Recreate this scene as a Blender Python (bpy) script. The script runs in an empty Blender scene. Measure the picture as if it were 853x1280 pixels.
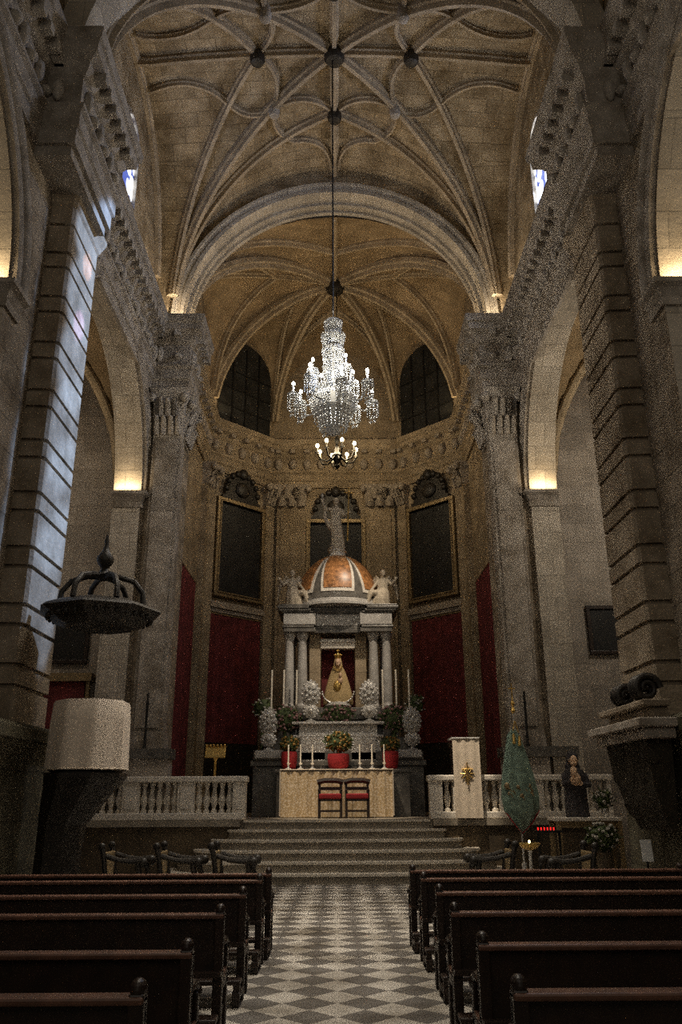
import bpy, bmesh, math, random
from mathutils import Vector, Matrix
random.seed(7)
PI = math.pi
sc = bpy.context.scene
col = sc.collection
sin, cos = math.sin, math.cos

# ------------------------------------------------------------------ mesh builder
class MB:
    def __init__(s): s.v = []; s.f = []
    def add(s, vs, fs):
        n = len(s.v); s.v += [tuple(p) for p in vs]; s.f += [tuple(i + n for i in f) for f in fs]; return s
    def box(s, x0, x1, y0, y1, z0, z1):
        return s.add([(x0,y0,z0),(x1,y0,z0),(x1,y1,z0),(x0,y1,z0),(x0,y0,z1),(x1,y0,z1),(x1,y1,z1),(x0,y1,z1)],
                     [(0,3,2,1),(4,5,6,7),(0,1,5,4),(1,2,6,5),(2,3,7,6),(3,0,4,7)])
    def cb(s, cx, cy, cz, sx, sy, sz, rz=0, rx=0):
        M = Matrix.Translation((cx,cy,cz)) @ Matrix.Rotation(rz,4,'Z') @ Matrix.Rotation(rx,4,'X')
        b = MB().box(-sx/2,sx/2,-sy/2,sy/2,-sz/2,sz/2)
        return s.add([M @ Vector(p) for p in b.v], b.f)
    def lathe(s, prof, cx=0, cy=0, seg=20, sx=1, sy=1, rot=0, cap=True):
        n = len(s.v); m = len(prof)
        for r, z in prof:
            for k in range(seg):
                a = rot + 2*PI*k/seg
                s.v.append((cx + r*sx*cos(a), cy + r*sy*sin(a), z))
        for i in range(m-1):
            for k in range(seg):
                k2 = (k+1) % seg
                s.f.append((n+i*seg+k, n+i*seg+k2, n+(i+1)*seg+k2, n+(i+1)*seg+k))
        if cap:
            s.f.append(tuple(n+k for k in range(seg))[::-1]); s.f.append(tuple(n+(m-1)*seg+k for k in range(seg)))
        return s
    def tube(s, pts, r, seg=8, cap=True):
        pts = [Vector(p) for p in pts]; m = len(pts)
        rr = r if isinstance(r, (list, tuple)) else [r]*m
        n = len(s.v); up = None
        for i, p in enumerate(pts):
            t = (pts[min(i+1,m-1)] - pts[max(i-1,0)]).normalized()
            if up is None:
                up = Vector((0,0,1)) if abs(t.z) < .9 else Vector((1,0,0))
            a = t.cross(up)
            if a.length < 1e-5: a = t.orthogonal()
            a.normalize(); b = a.cross(t).normalized(); up = b
            for k in range(seg):
                w = 2*PI*k/seg
                s.v.append(tuple(p + (a*cos(w) + b*sin(w))*rr[i]))
        for i in range(m-1):
            for k in range(seg):
                k2 = (k+1) % seg
                s.f.append((n+i*seg+k, n+i*seg+k2, n+(i+1)*seg+k2, n+(i+1)*seg+k))
        if cap:
            s.f.append(tuple(n+k for k in range(seg))[::-1]); s.f.append(tuple(n+(m-1)*seg+k for k in range(seg)))
        return s
    def ball(s, c, rx, ry=None, rz=None, seg=12, rings=8):
        ry = rx if ry is None else ry; rz = rx if rz is None else rz
        n = len(s.v); s.v.append((c[0],c[1],c[2]-rz))
        for i in range(1, rings):
            a = -PI/2 + PI*i/rings
            for k in range(seg):
                w = 2*PI*k/seg
                s.v.append((c[0]+rx*cos(a)*cos(w), c[1]+ry*cos(a)*sin(w), c[2]+rz*sin(a)))
        s.v.append((c[0],c[1],c[2]+rz)); top = len(s.v)-1
        for k in range(seg):
            k2 = (k+1) % seg
            s.f.append((n, n+1+k2, n+1+k)); s.f.append((top, n+1+(rings-2)*seg+k, n+1+(rings-2)*seg+k2))
            for i in range(rings-2):
                s.f.append((n+1+i*seg+k, n+1+i*seg+k2, n+1+(i+1)*seg+k2, n+1+(i+1)*seg+k))
        return s
    def prism(s, poly, z0, z1):
        n = len(poly)
        return s.add([(x,y,z0) for x,y in poly]+[(x,y,z1) for x,y in poly],
            [tuple(range(n))[::-1], tuple(range(n,2*n))]+[(i,(i+1)%n,n+(i+1)%n,n+i) for i in range(n)])
    def extr(s, poly, vec):
        n = len(poly); v = Vector(vec); p = [Vector(q) for q in poly]
        return s.add(p+[q+v for q in p], [tuple(range(n))[::-1], tuple(range(n,2*n))]+[(i,(i+1)%n,n+(i+1)%n,n+i) for i in range(n)])
    def stack(s, secs):          # list of (polygon, z) with equal counts
        n = len(s.v); m = len(secs[0][0])
        for poly, z in secs: s.v += [(x,y,z) for x,y in poly]
        for i in range(len(secs)-1):
            for k in range(m):
                k2 = (k+1)%m; s.f.append((n+i*m+k, n+i*m+k2, n+(i+1)*m+k2, n+(i+1)*m+k))
        s.f.append(tuple(n+k for k in range(m))[::-1]); s.f.append(tuple(n+(len(secs)-1)*m+k for k in range(m)))
        return s
    def path_profile(s, path, prof, side=1):   # mitred sweep of (offset, z) along a plan path
        n = len(s.v); m = len(prof); P = [Vector(p) for p in path]
        def nrm(a,b):
            d = (b-a).normalized(); return Vector((d.y,-d.x))*side
        for i, p in enumerate(P):
            if i == 0: o = nrm(P[0],P[1])
            elif i == len(P)-1: o = nrm(P[-2],P[-1])
            else:
                a = nrm(P[i-1],p); b = nrm(p,P[i+1]); c = (a+b)
                o = c.normalized(); o = o/max(.3, o.dot(a))
            for off, z in prof: s.v.append((p.x+o.x*off, p.y+o.y*off, z))
        for i in range(len(P)-1):
            for k in range(m):
                k2 = (k+1)%m; s.f.append((n+i*m+k, n+(i+1)*m+k, n+(i+1)*m+k2, n+i*m+k2))
        s.f.append(tuple(n+k for k in range(m))); s.f.append(tuple(n+(len(P)-1)*m+k for k in range(m))[::-1])
        return s
    def sweep3(s, pts, frame, prof, closed=True):  # profile (a,b) along pts; frame(i)->(A,B) vectors
        n = len(s.v); m = len(prof)
        for i, p in enumerate(pts):
            A, B = frame(i)
            for a, b in prof: s.v.append(tuple(Vector(p)+A*a+B*b))
        for i in range(len(pts)-1):
            for k in range(m):
                k2 = (k+1)%m; s.f.append((n+i*m+k, n+i*m+k2, n+(i+1)*m+k2, n+(i+1)*m+k))
        s.f.append(tuple(n+k for k in range(m))[::-1]); s.f.append(tuple(n+(len(pts)-1)*m+k for k in range(m)))
        return s
    def xf(s, M, mb):
        return s.add([M @ Vector(p) for p in mb.v], mb.f)
    def build(s, name, mat, parent=None, smooth=False, loc=None, bevel=0):
        me = bpy.data.meshes.new(name)
        me.from_pydata(s.v, [], s.f); me.update()
        bm = bmesh.new(); bm.from_mesh(me); bmesh.ops.recalc_face_normals(bm, faces=bm.faces[:])
        uv = bm.loops.layers.uv.new('uv')
        for f in bm.faces:
            nx, ny, nz = abs(f.normal.x), abs(f.normal.y), abs(f.normal.z)
            for l in f.loops:
                c = l.vert.co
                if nz >= nx and nz >= ny: l[uv].uv = (c.x, c.y)
                elif nx >= ny: l[uv].uv = (c.y, c.z)
                else: l[uv].uv = (c.x, c.z)
        bm.to_mesh(me); bm.free()
        if smooth:
            me.polygons.foreach_set('use_smooth', [True]*len(me.polygons))
            me.set_sharp_from_angle(angle=math.radians(42))
        me.materials.append(mat)
        o = bpy.data.objects.new(name, me); col.objects.link(o)
        if parent is not None: o.parent = parent
        if loc: o.location = loc
        if bevel:
            b = o.modifiers.new('bevel','BEVEL'); b.width = bevel; b.segments = 2; b.limit_method = 'ANGLE'
        return o

def tag(o, label, cat, group=None, kind=None):
    o['label'] = label; o['category'] = cat
    if group: o['group'] = group
    if kind: o['kind'] = kind
    return o
def thing(name, label, cat, loc=(0,0,0), rz=0, group=None):
    o = bpy.data.objects.new(name, None); col.objects.link(o); o.empty_display_size = .1
    o.location = loc; o.rotation_euler = (0,0,rz)
    return tag(o, label, cat, group)
def struct(o):
    o['kind'] = 'structure'; return o
KIDS = {}
def dup(root, loc, rz=None, label=None, group=None, mirror=False):
    r = root.copy(); col.objects.link(r); r.location = loc
    if rz is not None: r.rotation_euler = (0,0,rz)
    if mirror: r.scale = (-1,1,1)
    if label: r['label'] = label
    if group: r['group'] = group
    for ch in list(root.children):
        c = ch.copy(); col.objects.link(c); c.parent = r
        for g in list(ch.children):
            d = g.copy(); col.objects.link(d); d.parent = c
    return r

# ------------------------------------------------------------------ materials
def new(name):
    m = bpy.data.materials.new(name); m.use_nodes = True
    nt = m.node_tree; return m, nt, nt.nodes['Principled BSDF']
def plain(name, c, rough=.6, metal=0, var=.25, scale=6, bump=.15, spec=.4):
    m, nt, b = new(name)
    tc = nt.nodes.new('ShaderNodeTexCoord')
    n = nt.nodes.new('ShaderNodeTexNoise'); n.inputs['Scale'].default_value = scale; n.inputs['Detail'].default_value = 6
    nt.links.new(tc.outputs['Object'], n.inputs['Vector'])
    r = nt.nodes.new('ShaderNodeValToRGB')
    r.color_ramp.elements[0].position = .3; r.color_ramp.elements[1].position = .7
    r.color_ramp.elements[0].color = (*[x*(1-var) for x in c],1); r.color_ramp.elements[1].color = (*[min(1,x*(1+var)) for x in c],1)
    nt.links.new(n.outputs['Fac'], r.inputs['Fac']); nt.links.new(r.outputs['Color'], b.inputs['Base Color'])
    b.inputs['Roughness'].default_value = rough; b.inputs['Metallic'].default_value = metal
    b.inputs['Specular IOR Level'].default_value = spec
    if bump:
        u = nt.nodes.new('ShaderNodeBump'); u.inputs['Strength'].default_value = bump; u.inputs['Distance'].default_value = .02
        nt.links.new(n.outputs['Fac'], u.inputs['Height']); nt.links.new(u.outputs['Normal'], b.inputs['Normal'])
    return m
def stone(name, c, bw=1.0, bh=.5, mortar=.012, mc=.6, var=.3, bump=.5, rough=.9, nscale=1.3):
    m, nt, b = new(name); N = nt.nodes.new; L = nt.links.new
    uv = N('ShaderNodeUVMap'); uv.uv_map = 'uv'
    br = N('ShaderNodeTexBrick'); br.inputs['Scale'].default_value = 1
    br.inputs['Brick Width'].default_value = bw; br.inputs['Row Height'].default_value = bh
    br.inputs['Mortar Size'].default_value = mortar; br.inputs['Mortar Smooth'].default_value = .3
    br.inputs['Color1'].default_value = (*[x*1.12 for x in c],1); br.inputs['Color2'].default_value = (*[x*.82 for x in c],1)
    br.inputs['Mortar'].default_value = (*[x*mc for x in c],1)
    L(uv.outputs['UV'], br.inputs['Vector'])
    tc = N('ShaderNodeTexCoord')
    n = N('ShaderNodeTexNoise'); n.inputs['Scale'].default_value = nscale; n.inputs['Detail'].default_value = 9; n.inputs['Roughness'].default_value = .65
    L(tc.outputs['Object'], n.inputs['Vector'])
    r = N('ShaderNodeValToRGB'); r.color_ramp.elements[0].position = .28; r.color_ramp.elements[1].position = .72
    r.color_ramp.elements[0].color = (1-var*1.4,1-var*1.5,1-var*1.65,1); r.color_ramp.elements[1].color = (1+var*.5,)*3+(1,)
    L(n.outputs['Fac'], r.inputs['Fac'])
    mx = N('ShaderNodeMix'); mx.data_type = 'RGBA'; mx.blend_type = 'MULTIPLY'; mx.inputs['Factor'].default_value = 1
    L(br.outputs['Color'], mx.inputs['A']); L(r.outputs['Color'], mx.inputs['B']); L(mx.outputs['Result'], b.inputs['Base Color'])
    b.inputs['Roughness'].default_value = rough; b.inputs['Specular IOR Level'].default_value = .2
    n2 = N('ShaderNodeTexNoise'); n2.inputs['Scale'].default_value = 14; n2.inputs['Detail'].default_value = 5
    L(tc.outputs['Object'], n2.inputs['Vector'])
    ma = N('ShaderNodeMath'); ma.operation = 'MULTIPLY_ADD'; ma.inputs[1].default_value = -.8
    L(br.outputs['Fac'], ma.inputs[0]); L(n2.outputs['Fac'], ma.inputs[2])
    u = N('ShaderNodeBump'); u.inputs['Strength'].default_value = bump; u.inputs['Distance'].default_value = .03
    L(ma.outputs['Value'], u.inputs['Height']); L(u.outputs['Normal'], b.inputs['Normal'])
    return m
def carved(name, c, scale=3.2, dist=.12, strength=1.0):
    m, nt, b = new(name); N = nt.nodes.new; L = nt.links.new
    tc = N('ShaderNodeTexCoord')
    vo = N('ShaderNodeTexVoronoi'); vo.feature = 'SMOOTH_F1'; vo.inputs['Scale'].default_value = scale
    wv = N('ShaderNodeTexNoise'); wv.inputs['Scale'].default_value = scale*1.6; wv.inputs['Detail'].default_value = 6
    L(tc.outputs['Object'], wv.inputs['Vector'])
    ad = N('ShaderNodeMix'); ad.data_type = 'RGBA'; ad.inputs['Factor'].default_value = .2
    L(tc.outputs['Object'], ad.inputs['A']); L(wv.outputs['Color'], ad.inputs['B']); L(ad.outputs['Result'], vo.inputs['Vector'])
    r = N('ShaderNodeValToRGB'); r.color_ramp.elements[0].color = (*[x*1.15 for x in c],1); r.color_ramp.elements[1].color = (*[x*.6 for x in c],1)
    L(wv.outputs['Fac'], r.inputs['Fac']); L(r.outputs['Color'], b.inputs['Base Color'])
    b.inputs['Roughness'].default_value = .9; b.inputs['Specular IOR Level'].default_value = .2
    u = N('ShaderNodeBump'); u.inputs['Strength'].default_value = strength; u.inputs['Distance'].default_value = dist; u.invert = True
    L(vo.outputs['Distance'], u.inputs['Height']); L(u.outputs['Normal'], b.inputs['Normal'])
    return m
def emit(name, c, k):
    m, nt, b = new(name)
    b.inputs['Base Color'].default_value = (*c,1); b.inputs['Emission Color'].default_value = (*c,1); b.inputs['Emission Strength'].default_value = k
    return m

M = {}
M['wall'] = stone('nave_stone', (.33,.28,.22), var=.45, nscale=1.6)
M['vault'] = stone('vault_stone', (.37,.30,.205), bw=.8, bh=.35, mortar=.01, mc=.6, var=.5, bump=.6, nscale=1.1)
M['apse_vault'] = stone('apse_vault_stone', (.35,.26,.155), bw=.8, bh=.35, mortar=.008, mc=.75, var=.3, bump=.3, nscale=.9)
M['rib'] = stone('rib_stone', (.40,.33,.24), bw=.7, bh=.9, mortar=.008, mc=.75, var=.25, bump=.25, nscale=2)
M['apse_rib'] = stone('apse_rib_stone', (.46,.37,.25), bw=.7, bh=.9, mortar=.008, mc=.75, var=.25, bump=.25, nscale=2)
M['plaster'] = stone('pale_stone', (.40,.36,.315), bw=1.1, bh=.55, mc=.8, var=.22, bump=.3)
M['arch'] = stone('arch_stone', (.46,.415,.35), bw=.5, bh=.6, mc=.7, var=.22, bump=.3)
M['mould'] = stone('moulding_stone', (.36,.325,.285), bw=2.0, bh=9, mc=.8, var=.4, bump=.4, nscale=2.2)
M['pier'] = stone('pier_stone', (.30,.25,.19), bw=9, bh=9, mortar=.001, var=.42, bump=.45, nscale=1.8)
M['carved'] = carved('carved_stone', (.40,.36,.31))
M['carved_dk'] = carved('dark_carved_wood', (.05,.042,.03), scale=7, dist=.06)
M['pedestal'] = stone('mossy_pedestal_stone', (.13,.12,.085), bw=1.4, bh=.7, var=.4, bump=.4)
M['apse'] = stone('apse_stone', (.37,.295,.20), bw=.9, bh=.5, mc=.75, var=.3, bump=.3)
M['apse_carved'] = carved('apse_carved_stone', (.38,.32,.25), scale=2.4)
M['marble'] = plain('grey_marble', (.42,.40,.37), .35, var=.25, scale=4, bump=.03)
M['marble_dk'] = plain('dark_marble', (.13,.12,.105), .3, var=.4, scale=5, bump=.02)
M['marble_wh'] = plain('white_marble', (.68,.63,.55), .4, var=.12, scale=5, bump=.03)
M['marble_br'] = plain('brown_red_marble', (.33,.15,.055), .35, var=.6, scale=9, bump=.02)
M['stair'] = plain('step_stone', (.27,.235,.185), .55, var=.2, scale=3, bump=.1)
M['nosing'] = plain('lit_tread_stone', (.55,.50,.42), .5, var=.15, scale=4, bump=.05)  # pale nosing; light falling on the tread tops is put into its colour
M['socle'] = plain('stained_socle_stone', (.085,.062,.036), .7, var=.5, scale=1.6, bump=.2)
M['wood'] = plain('dark_pew_wood', (.020,.010,.006), .4, var=.4, scale=8, bump=.08, spec=.5)
M['wood_top'] = plain('lit_pew_wood', (.12,.055,.034), .45, var=.3, scale=10, bump=.05, spec=.5)  # pew wood lightened: light on rails and seats put into the colour
M['wood_dk'] = plain('blackened_wood', (.022,.018,.014), .5, var=.4, scale=8)
M['iron'] = plain('dark_iron', (.02,.019,.017), .45, .4, var=.3)
M['cloth_w'] = plain('off_white_cloth', (.62,.53,.42), .9, var=.1, scale=12, bump=.15)
M['cloth_pulpit'] = plain('beige_linen_cloth', (.74,.64,.53), .9, var=.1, scale=20, bump=.1)
M['red'] = plain('crimson_damask', (.13,.022,.022), .85, var=.35, scale=3, bump=.1)
M['red_b'] = plain('bright_red_cloth', (.27,.014,.018), .8, var=.2, scale=6)
M['canvas'] = plain('dark_oil_canvas', (.012,.0115,.011), .6, var=.7, scale=2.2, bump=.02)
M['gilt'] = plain('dull_gilt', (.26,.19,.10), .45, .35, var=.3, scale=9)
M['gold'] = plain('polished_gold', (.72,.48,.15), .3, .85, var=.25, scale=14)
M['silver'] = carved('embossed_silver', (.62,.60,.56), scale=16, dist=.03, strength=.9)
M['silver'].node_tree.nodes['Principled BSDF'].inputs['Metallic'].default_value = .55
M['silver'].node_tree.nodes['Principled BSDF'].inputs['Roughness'].default_value = .35
M['silver_s'] = plain('plain_silver', (.7,.69,.66), .28, .7, var=.1)
M['wax'] = plain('candle_wax', (.78,.72,.60), .6, var=.05, bump=0)
M['statue'] = plain('statue_stone', (.46,.395,.30), .8, var=.2, scale=10)
M['skin'] = plain('painted_face', (.62,.42,.27), .5, var=.08, bump=0)
M['mantle'] = carved('gold_brocade', (.52,.38,.19), scale=14, dist=.02, strength=.7)
M['green'] = plain('green_banner_silk', (.16,.23,.18), .75, var=.3, scale=9, bump=.2)
M['leaf'] = plain('dark_foliage', (.05,.07,.022), .7, var=.5, scale=12)
M['petal_p'] = plain('mauve_petals', (.24,.135,.13), .7, var=.4, scale=20)
M['petal_o'] = plain('amber_petals', (.24,.135,.03), .7, var=.4, scale=20)
M['petal_w'] = plain('white_petals', (.34,.32,.28), .7, var=.2, scale=20)
M['crystal'] = plain('cut_crystal', (.78,.80,.80), .15, .25, var=.15, scale=30, bump=0, spec=.9)
M['bulb'] = emit('lit_bulb', (1,.93,.78), 60)
M['bulb_w'] = emit('warm_bulb', (1,.80,.45), 22)
M['votive'] = emit('red_votive', (1,.02,.02), 1.0)
M['flame'] = emit('candle_flame', (1,.72,.3), 12)
M['paper'] = plain('white_paper', (.6,.6,.58), .8, var=.05, bump=0)
M['dark_glass'] = plain('unlit_glass', (.03,.03,.028), .3, var=.4, scale=2, bump=0)
M['robe'] = plain('dark_habit', (.045,.04,.042), .85, var=.3, scale=10)

def floor_mat():
    m, nt, b = new('checkered_marble'); N = nt.nodes.new; L = nt.links.new
    uv = N('ShaderNodeUVMap'); uv.uv_map = 'uv'
    mp = N('ShaderNodeMapping'); mp.inputs['Rotation'].default_value = (0,0,PI/4); L(uv.outputs['UV'], mp.inputs['Vector'])
    ch = N('ShaderNodeTexChecker'); ch.inputs['Scale'].default_value = 1/.34
    ch.inputs['Color1'].default_value = (.50,.47,.42,1); ch.inputs['Color2'].default_value = (.15,.14,.13,1)
    L(mp.outputs['Vector'], ch.inputs['Vector'])
    n = N('ShaderNodeTexNoise'); n.inputs['Scale'].default_value = 1.6; n.inputs['Detail'].default_value = 8; L(uv.outputs['UV'], n.inputs['Vector'])
    r = N('ShaderNodeValToRGB'); r.color_ramp.elements[0].color = (.38,.35,.31,1); r.color_ramp.elements[1].color = (1.25,1.25,1.25,1)
    r.color_ramp.elements[0].position = .3; r.color_ramp.elements[1].position = .7
    L(n.outputs['Fac'], r.inputs['Fac'])
    mx = N('ShaderNodeMix'); mx.data_type = 'RGBA'; mx.blend_type = 'MULTIPLY'; mx.inputs['Factor'].default_value = 1.0
    L(ch.outputs['Color'], mx.inputs['A']); L(r.outputs['Color'], mx.inputs['B']); L(mx.outputs['Result'], b.inputs['Base Color'])
    b.inputs['Roughness'].default_value = .42; b.inputs['Specular IOR Level'].default_value = .35
    return m
M['floor'] = floor_mat()
def window_mat():
    m, nt, b = new('leaded_daylight_glass'); N = nt.nodes.new; L = nt.links.new
    tc = N('ShaderNodeTexCoord')
    vo = N('ShaderNodeTexVoronoi'); vo.inputs['Scale'].default_value = 2.1; vo.inputs['Randomness'].default_value = .45
    L(tc.outputs['Object'], vo.inputs['Vector'])
    r = N('ShaderNodeValToRGB'); e = r.color_ramp.elements
    e[0].position = .42; e[0].color = (.85,.92,1,1); e[1].position = .54; e[1].color = (.015,.022,.08,1)
    L(vo.outputs['Distance'], r.inputs['Fac'])
    b.inputs['Base Color'].default_value = (.02,.02,.03,1)
    L(r.outputs['Color'], b.inputs['Emission Color']); b.inputs['Emission Strength'].default_value = 7.0
    return m
M['window'] = window_mat()
def lace_mat():
    m, nt, b = new('gold_lace_frontal'); N = nt.nodes.new; L = nt.links.new
    tc = N('ShaderNodeTexCoord')
    vo = N('ShaderNodeTexVoronoi'); vo.inputs['Scale'].default_value = 24; L(tc.outputs['Object'], vo.inputs['Vector'])
    n = N('ShaderNodeTexNoise'); n.inputs['Scale'].default_value = 30; n.inputs['Detail'].default_value = 6; L(tc.outputs['Object'], n.inputs['Vector'])
    mt = N('ShaderNodeMath'); mt.operation = 'MULTIPLY'; L(vo.outputs['Distance'], mt.inputs[0]); L(n.outputs['Fac'], mt.inputs[1])
    r = N('ShaderNodeValToRGB'); e = r.color_ramp.elements
    e[0].position = .1; e[0].color = (.80,.67,.50,1); e[1].position = .3; e[1].color = (.50,.36,.19,1)
    L(mt.outputs['Value'], r.inputs['Fac']); L(r.outputs['Color'], b.inputs['Base Color']); b.inputs['Roughness'].default_value = .75
    return m
M['lace'] = lace_mat()

# ================================================================== SETTING
WX = 5.3; OX = 6.05; IMP = 9.55; ZC = 14.85; SP = 15.35; AC = 15.4
BAYS = [(4.1,11.25),(13.75,20.8)]
struct(MB().box(-10,10,-4,32,-.3,0).build('floor', M['floor']))

def arcade(side, name):
    b = MB(); S = side
    y0, y1, zt = 2.0, 21.3, ZC-.02
    def face(x):
        segs = []; y = y0
        for a, c in BAYS: segs.append((y, a)); y = c
        segs.append((y, y1))
        for a, c in segs: b.add([(x,a,0),(x,c,0),(x,c,zt),(x,a,zt)], [(0,1,2,3)])
        for a, c in BAYS:
            m = (a+c)/2; r = (c-a)/2; n = 40
            for i in range(n):
                t0 = PI - PI*i/n; t1 = PI - PI*(i+1)/n
                b.add([(x,m+r*cos(t0),IMP+r*sin(t0)),(x,m+r*cos(t1),IMP+r*sin(t1)),(x,m+r*cos(t1),zt),(x,m+r*cos(t0),zt)], [(0,1,2,3)])
    face(S*WX); face(S*OX)
    b.add([(S*WX,y0,zt),(S*OX,y0,zt),(S*OX,y1,zt),(S*WX,y1,zt)], [(0,1,2,3)])
    b.add([(S*WX,y0,0),(S*OX,y0,0),(S*OX,y0,zt),(S*WX,y0,zt)], [(0,1,2,3)])
    w = struct(b.build(name, M['wall']))
    for a, c in BAYS:                                   # soffit and jamb lining, pale ashlar
        m = (a+c)/2; r = (c-a)/2; n = 48; s = MB(); pts = [(a,0)]+[(m+r*cos(PI-PI*i/n), IMP+r*sin(PI-PI*i/n)) for i in range(n+1)]+[(c,0)]
        for i in range(len(pts)-1):
            (p,q),(u,v) = pts[i], pts[i+1]
            s.add([(S*WX,p,q),(S*OX,p,q),(S*OX,u,v),(S*WX,u,v)], [(0,1,2,3)])
        s.build('arch_soffit', M['arch'], w, smooth=True)
        # archivolt moulding on the nave face
        pr = [(0,.07),(.10,.07),(.12,.12),(.07,.16),(.09,.30),(.14,.34),(.16,.46),(.05,.52),(0,.52)]
        pts = [(S*WX,m+r*cos(PI-PI*i/n),IMP+r*sin(PI-PI*i/n)) for i in range(n+1)]
        t = MB().sweep3(pts, lambda i: (Vector((-S,0,0)), Vector((0,cos(PI-PI*i/n),sin(PI-PI*i/n)))), pr)
        t.build('archivolt', M['mould'], w, smooth=True)
        for yy, sg in ((a,1),(c,-1)):                     # impost cornices
            t = MB()
            pr2 = [(-.05,IMP-.42),(.05,IMP-.42),(.07,IMP-.3),(.03,IMP-.26),(.12,IMP-.14),(.2,IMP-.08),(.2,IMP),(-.05,IMP)]
            t.path_profile([(S*(OX+.0),yy),(S*(WX-.0),yy),(S*(WX),yy-sg*.5)], pr2, side=(1 if S*sg>0 else -1))
            t.build('impost', M['mould'], w)
    return w
wl = arcade(-1,'wall_left'); wr = arcade(1,'wall_right')
# clerestory walls under the vault
for S, nm in ((-1,'wall_clerestory_left'),(1,'wall_clerestory_right')):
    struct(MB().box(min(S*5.45,S*5.75),max(S*5.45,S*5.75),2,21.3,ZC-.1,22.3).build(nm, M['vault']))
# side chapels: end walls, outer walls, vaults
for S, nm in ((-1,'left'),(1,'right')):
    xs = sorted((S*OX,S*10)); xa = sorted((S*4.55,S*10))
    struct(MB().box(xa[0],xa[1],21.3,22.3,0,ZC).build('wall_end_'+nm, M['plaster']))
    struct(MB().box(xs[0],xs[1],11.3,13.7,0,14).build('wall_cross_'+nm, M['plaster']))
    xo = sorted((S*9.6,S*10)); struct(MB().box(xo[0],xo[1],2,22.3,0,14).build('wall_outer_'+nm, M['plaster']))
    for a, c in ((2.0,11.3),(13.7,21.3)):
        b = MB(); n = 20; m = 16; gx0, gx1 = OX, 9.6
        def cz(u,v): return 9.9+3.6*max(math.sqrt(max(0,1-u*u)),math.sqrt(max(0,1-v*v)))
        vs = []; fs = []
        for i in range(n+1):
            for j in range(m+1):
                u = -1+2*i/n; v = -1+2*j/m
                vs.append((S*(gx0+(gx1-gx0)*(u+1)/2), a+(c-a)*(v+1)/2, cz(u,v)))
        for i in range(n):
            for j in range(m): fs.append((i*(m+1)+j,(i+1)*(m+1)+j,(i+1)*(m+1)+j+1,i*(m+1)+j+1))
        o = struct(MB().add(vs,fs).build('ceiling_chapel_'+nm, M['apse_vault'], smooth=True))
        for sg in (1,-1):
            pts = [Vector((S*(gx0+(gx1-gx0)*(k/24)), a+(c-a)*((k/24) if sg>0 else 1-k/24), 9.9+3.6*math.sqrt(max(0,1-(2*k/24-1)**2))-.06)) for k in range(25)]
            MB().tube(pts,.13,8).build('rib', M['apse_rib'], o, smooth=True)

# entablature (continuous cornice) -----------------------------------
ENT_A = [(0,13.45),(.08,13.45),(.08,13.72),(.13,13.76),(.13,14.02),(.20,14.08),(.20,14.14),(.09,14.18),(.09,14.72),(.15,14.76),(.22,14.86),(.24,14.93),(.40,15.02),(.42,15.18),(.47,15.22),(.50,15.34),(.50,AC),(0,AC)]
def nz(z): return 12.6+(z-13.45)*2.25/1.95
ENT = [(o,nz(z)) for o,z in ENT_A]
def ent_path(S): return [(S*5.3,2.0),(S*5.3,11.5),(S*4.65,11.5),(S*4.65,13.7),(S*5.3,13.7),(S*5.3,20.75),(S*4.25,20.75),(S*4.25,22.2)]
tn = 0
for S in (-1,1):
    tn += 1
    e = struct(MB().path_profile(ent_path(S), ENT, side=(1 if S<0 else -1)).build('trim_%d'%tn, M['mould']))
    d = MB()                                              # leaf carving along the frieze + modillions
    P = [Vector(p) for p in ent_path(S)]
    for i in range(len(P)-1):
        a, c = P[i], P[i+1]; L = (c-a).length; dr = (c-a)/L; nn = Vector((dr.y,-dr.x))*(1 if S<0 else -1)
        k = max(1,int(L/.36))
        for q in range(k):
            p = a+dr*(L*(q+.5)/k)
            ang = math.atan2(dr.y,dr.x)
            pp = p+nn*.30; d.cb(pp.x,pp.y,nz(14.92),.17,.26,.18,rz=ang)
            if q % 2 == 0:
                pp = p+nn*.12; d.ball((pp.x,pp.y,nz(14.45)),.11,.11,.25,seg=8,rings=6)
            else:
                pp = p+nn*.11; d.ball((pp.x,pp.y,nz(14.38)),.14,.14,.09,seg=8,rings=6)
    d.build('carving', M['carved'], e, smooth=True)
    # solid mass behind the broken-forward blocks
    x0, x1 = sorted((S*5.3,S*4.65)); MB().box(x0,x1,11.5,13.7,12.4,ZC-.01).build('block', M['mould'], e)
    x0, x1 = sorted((S*5.6,S*4.25)); MB().box(x0,x1,20.75,22.2,12.4,ZC-.01).build('block', M['mould'], e)

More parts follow.
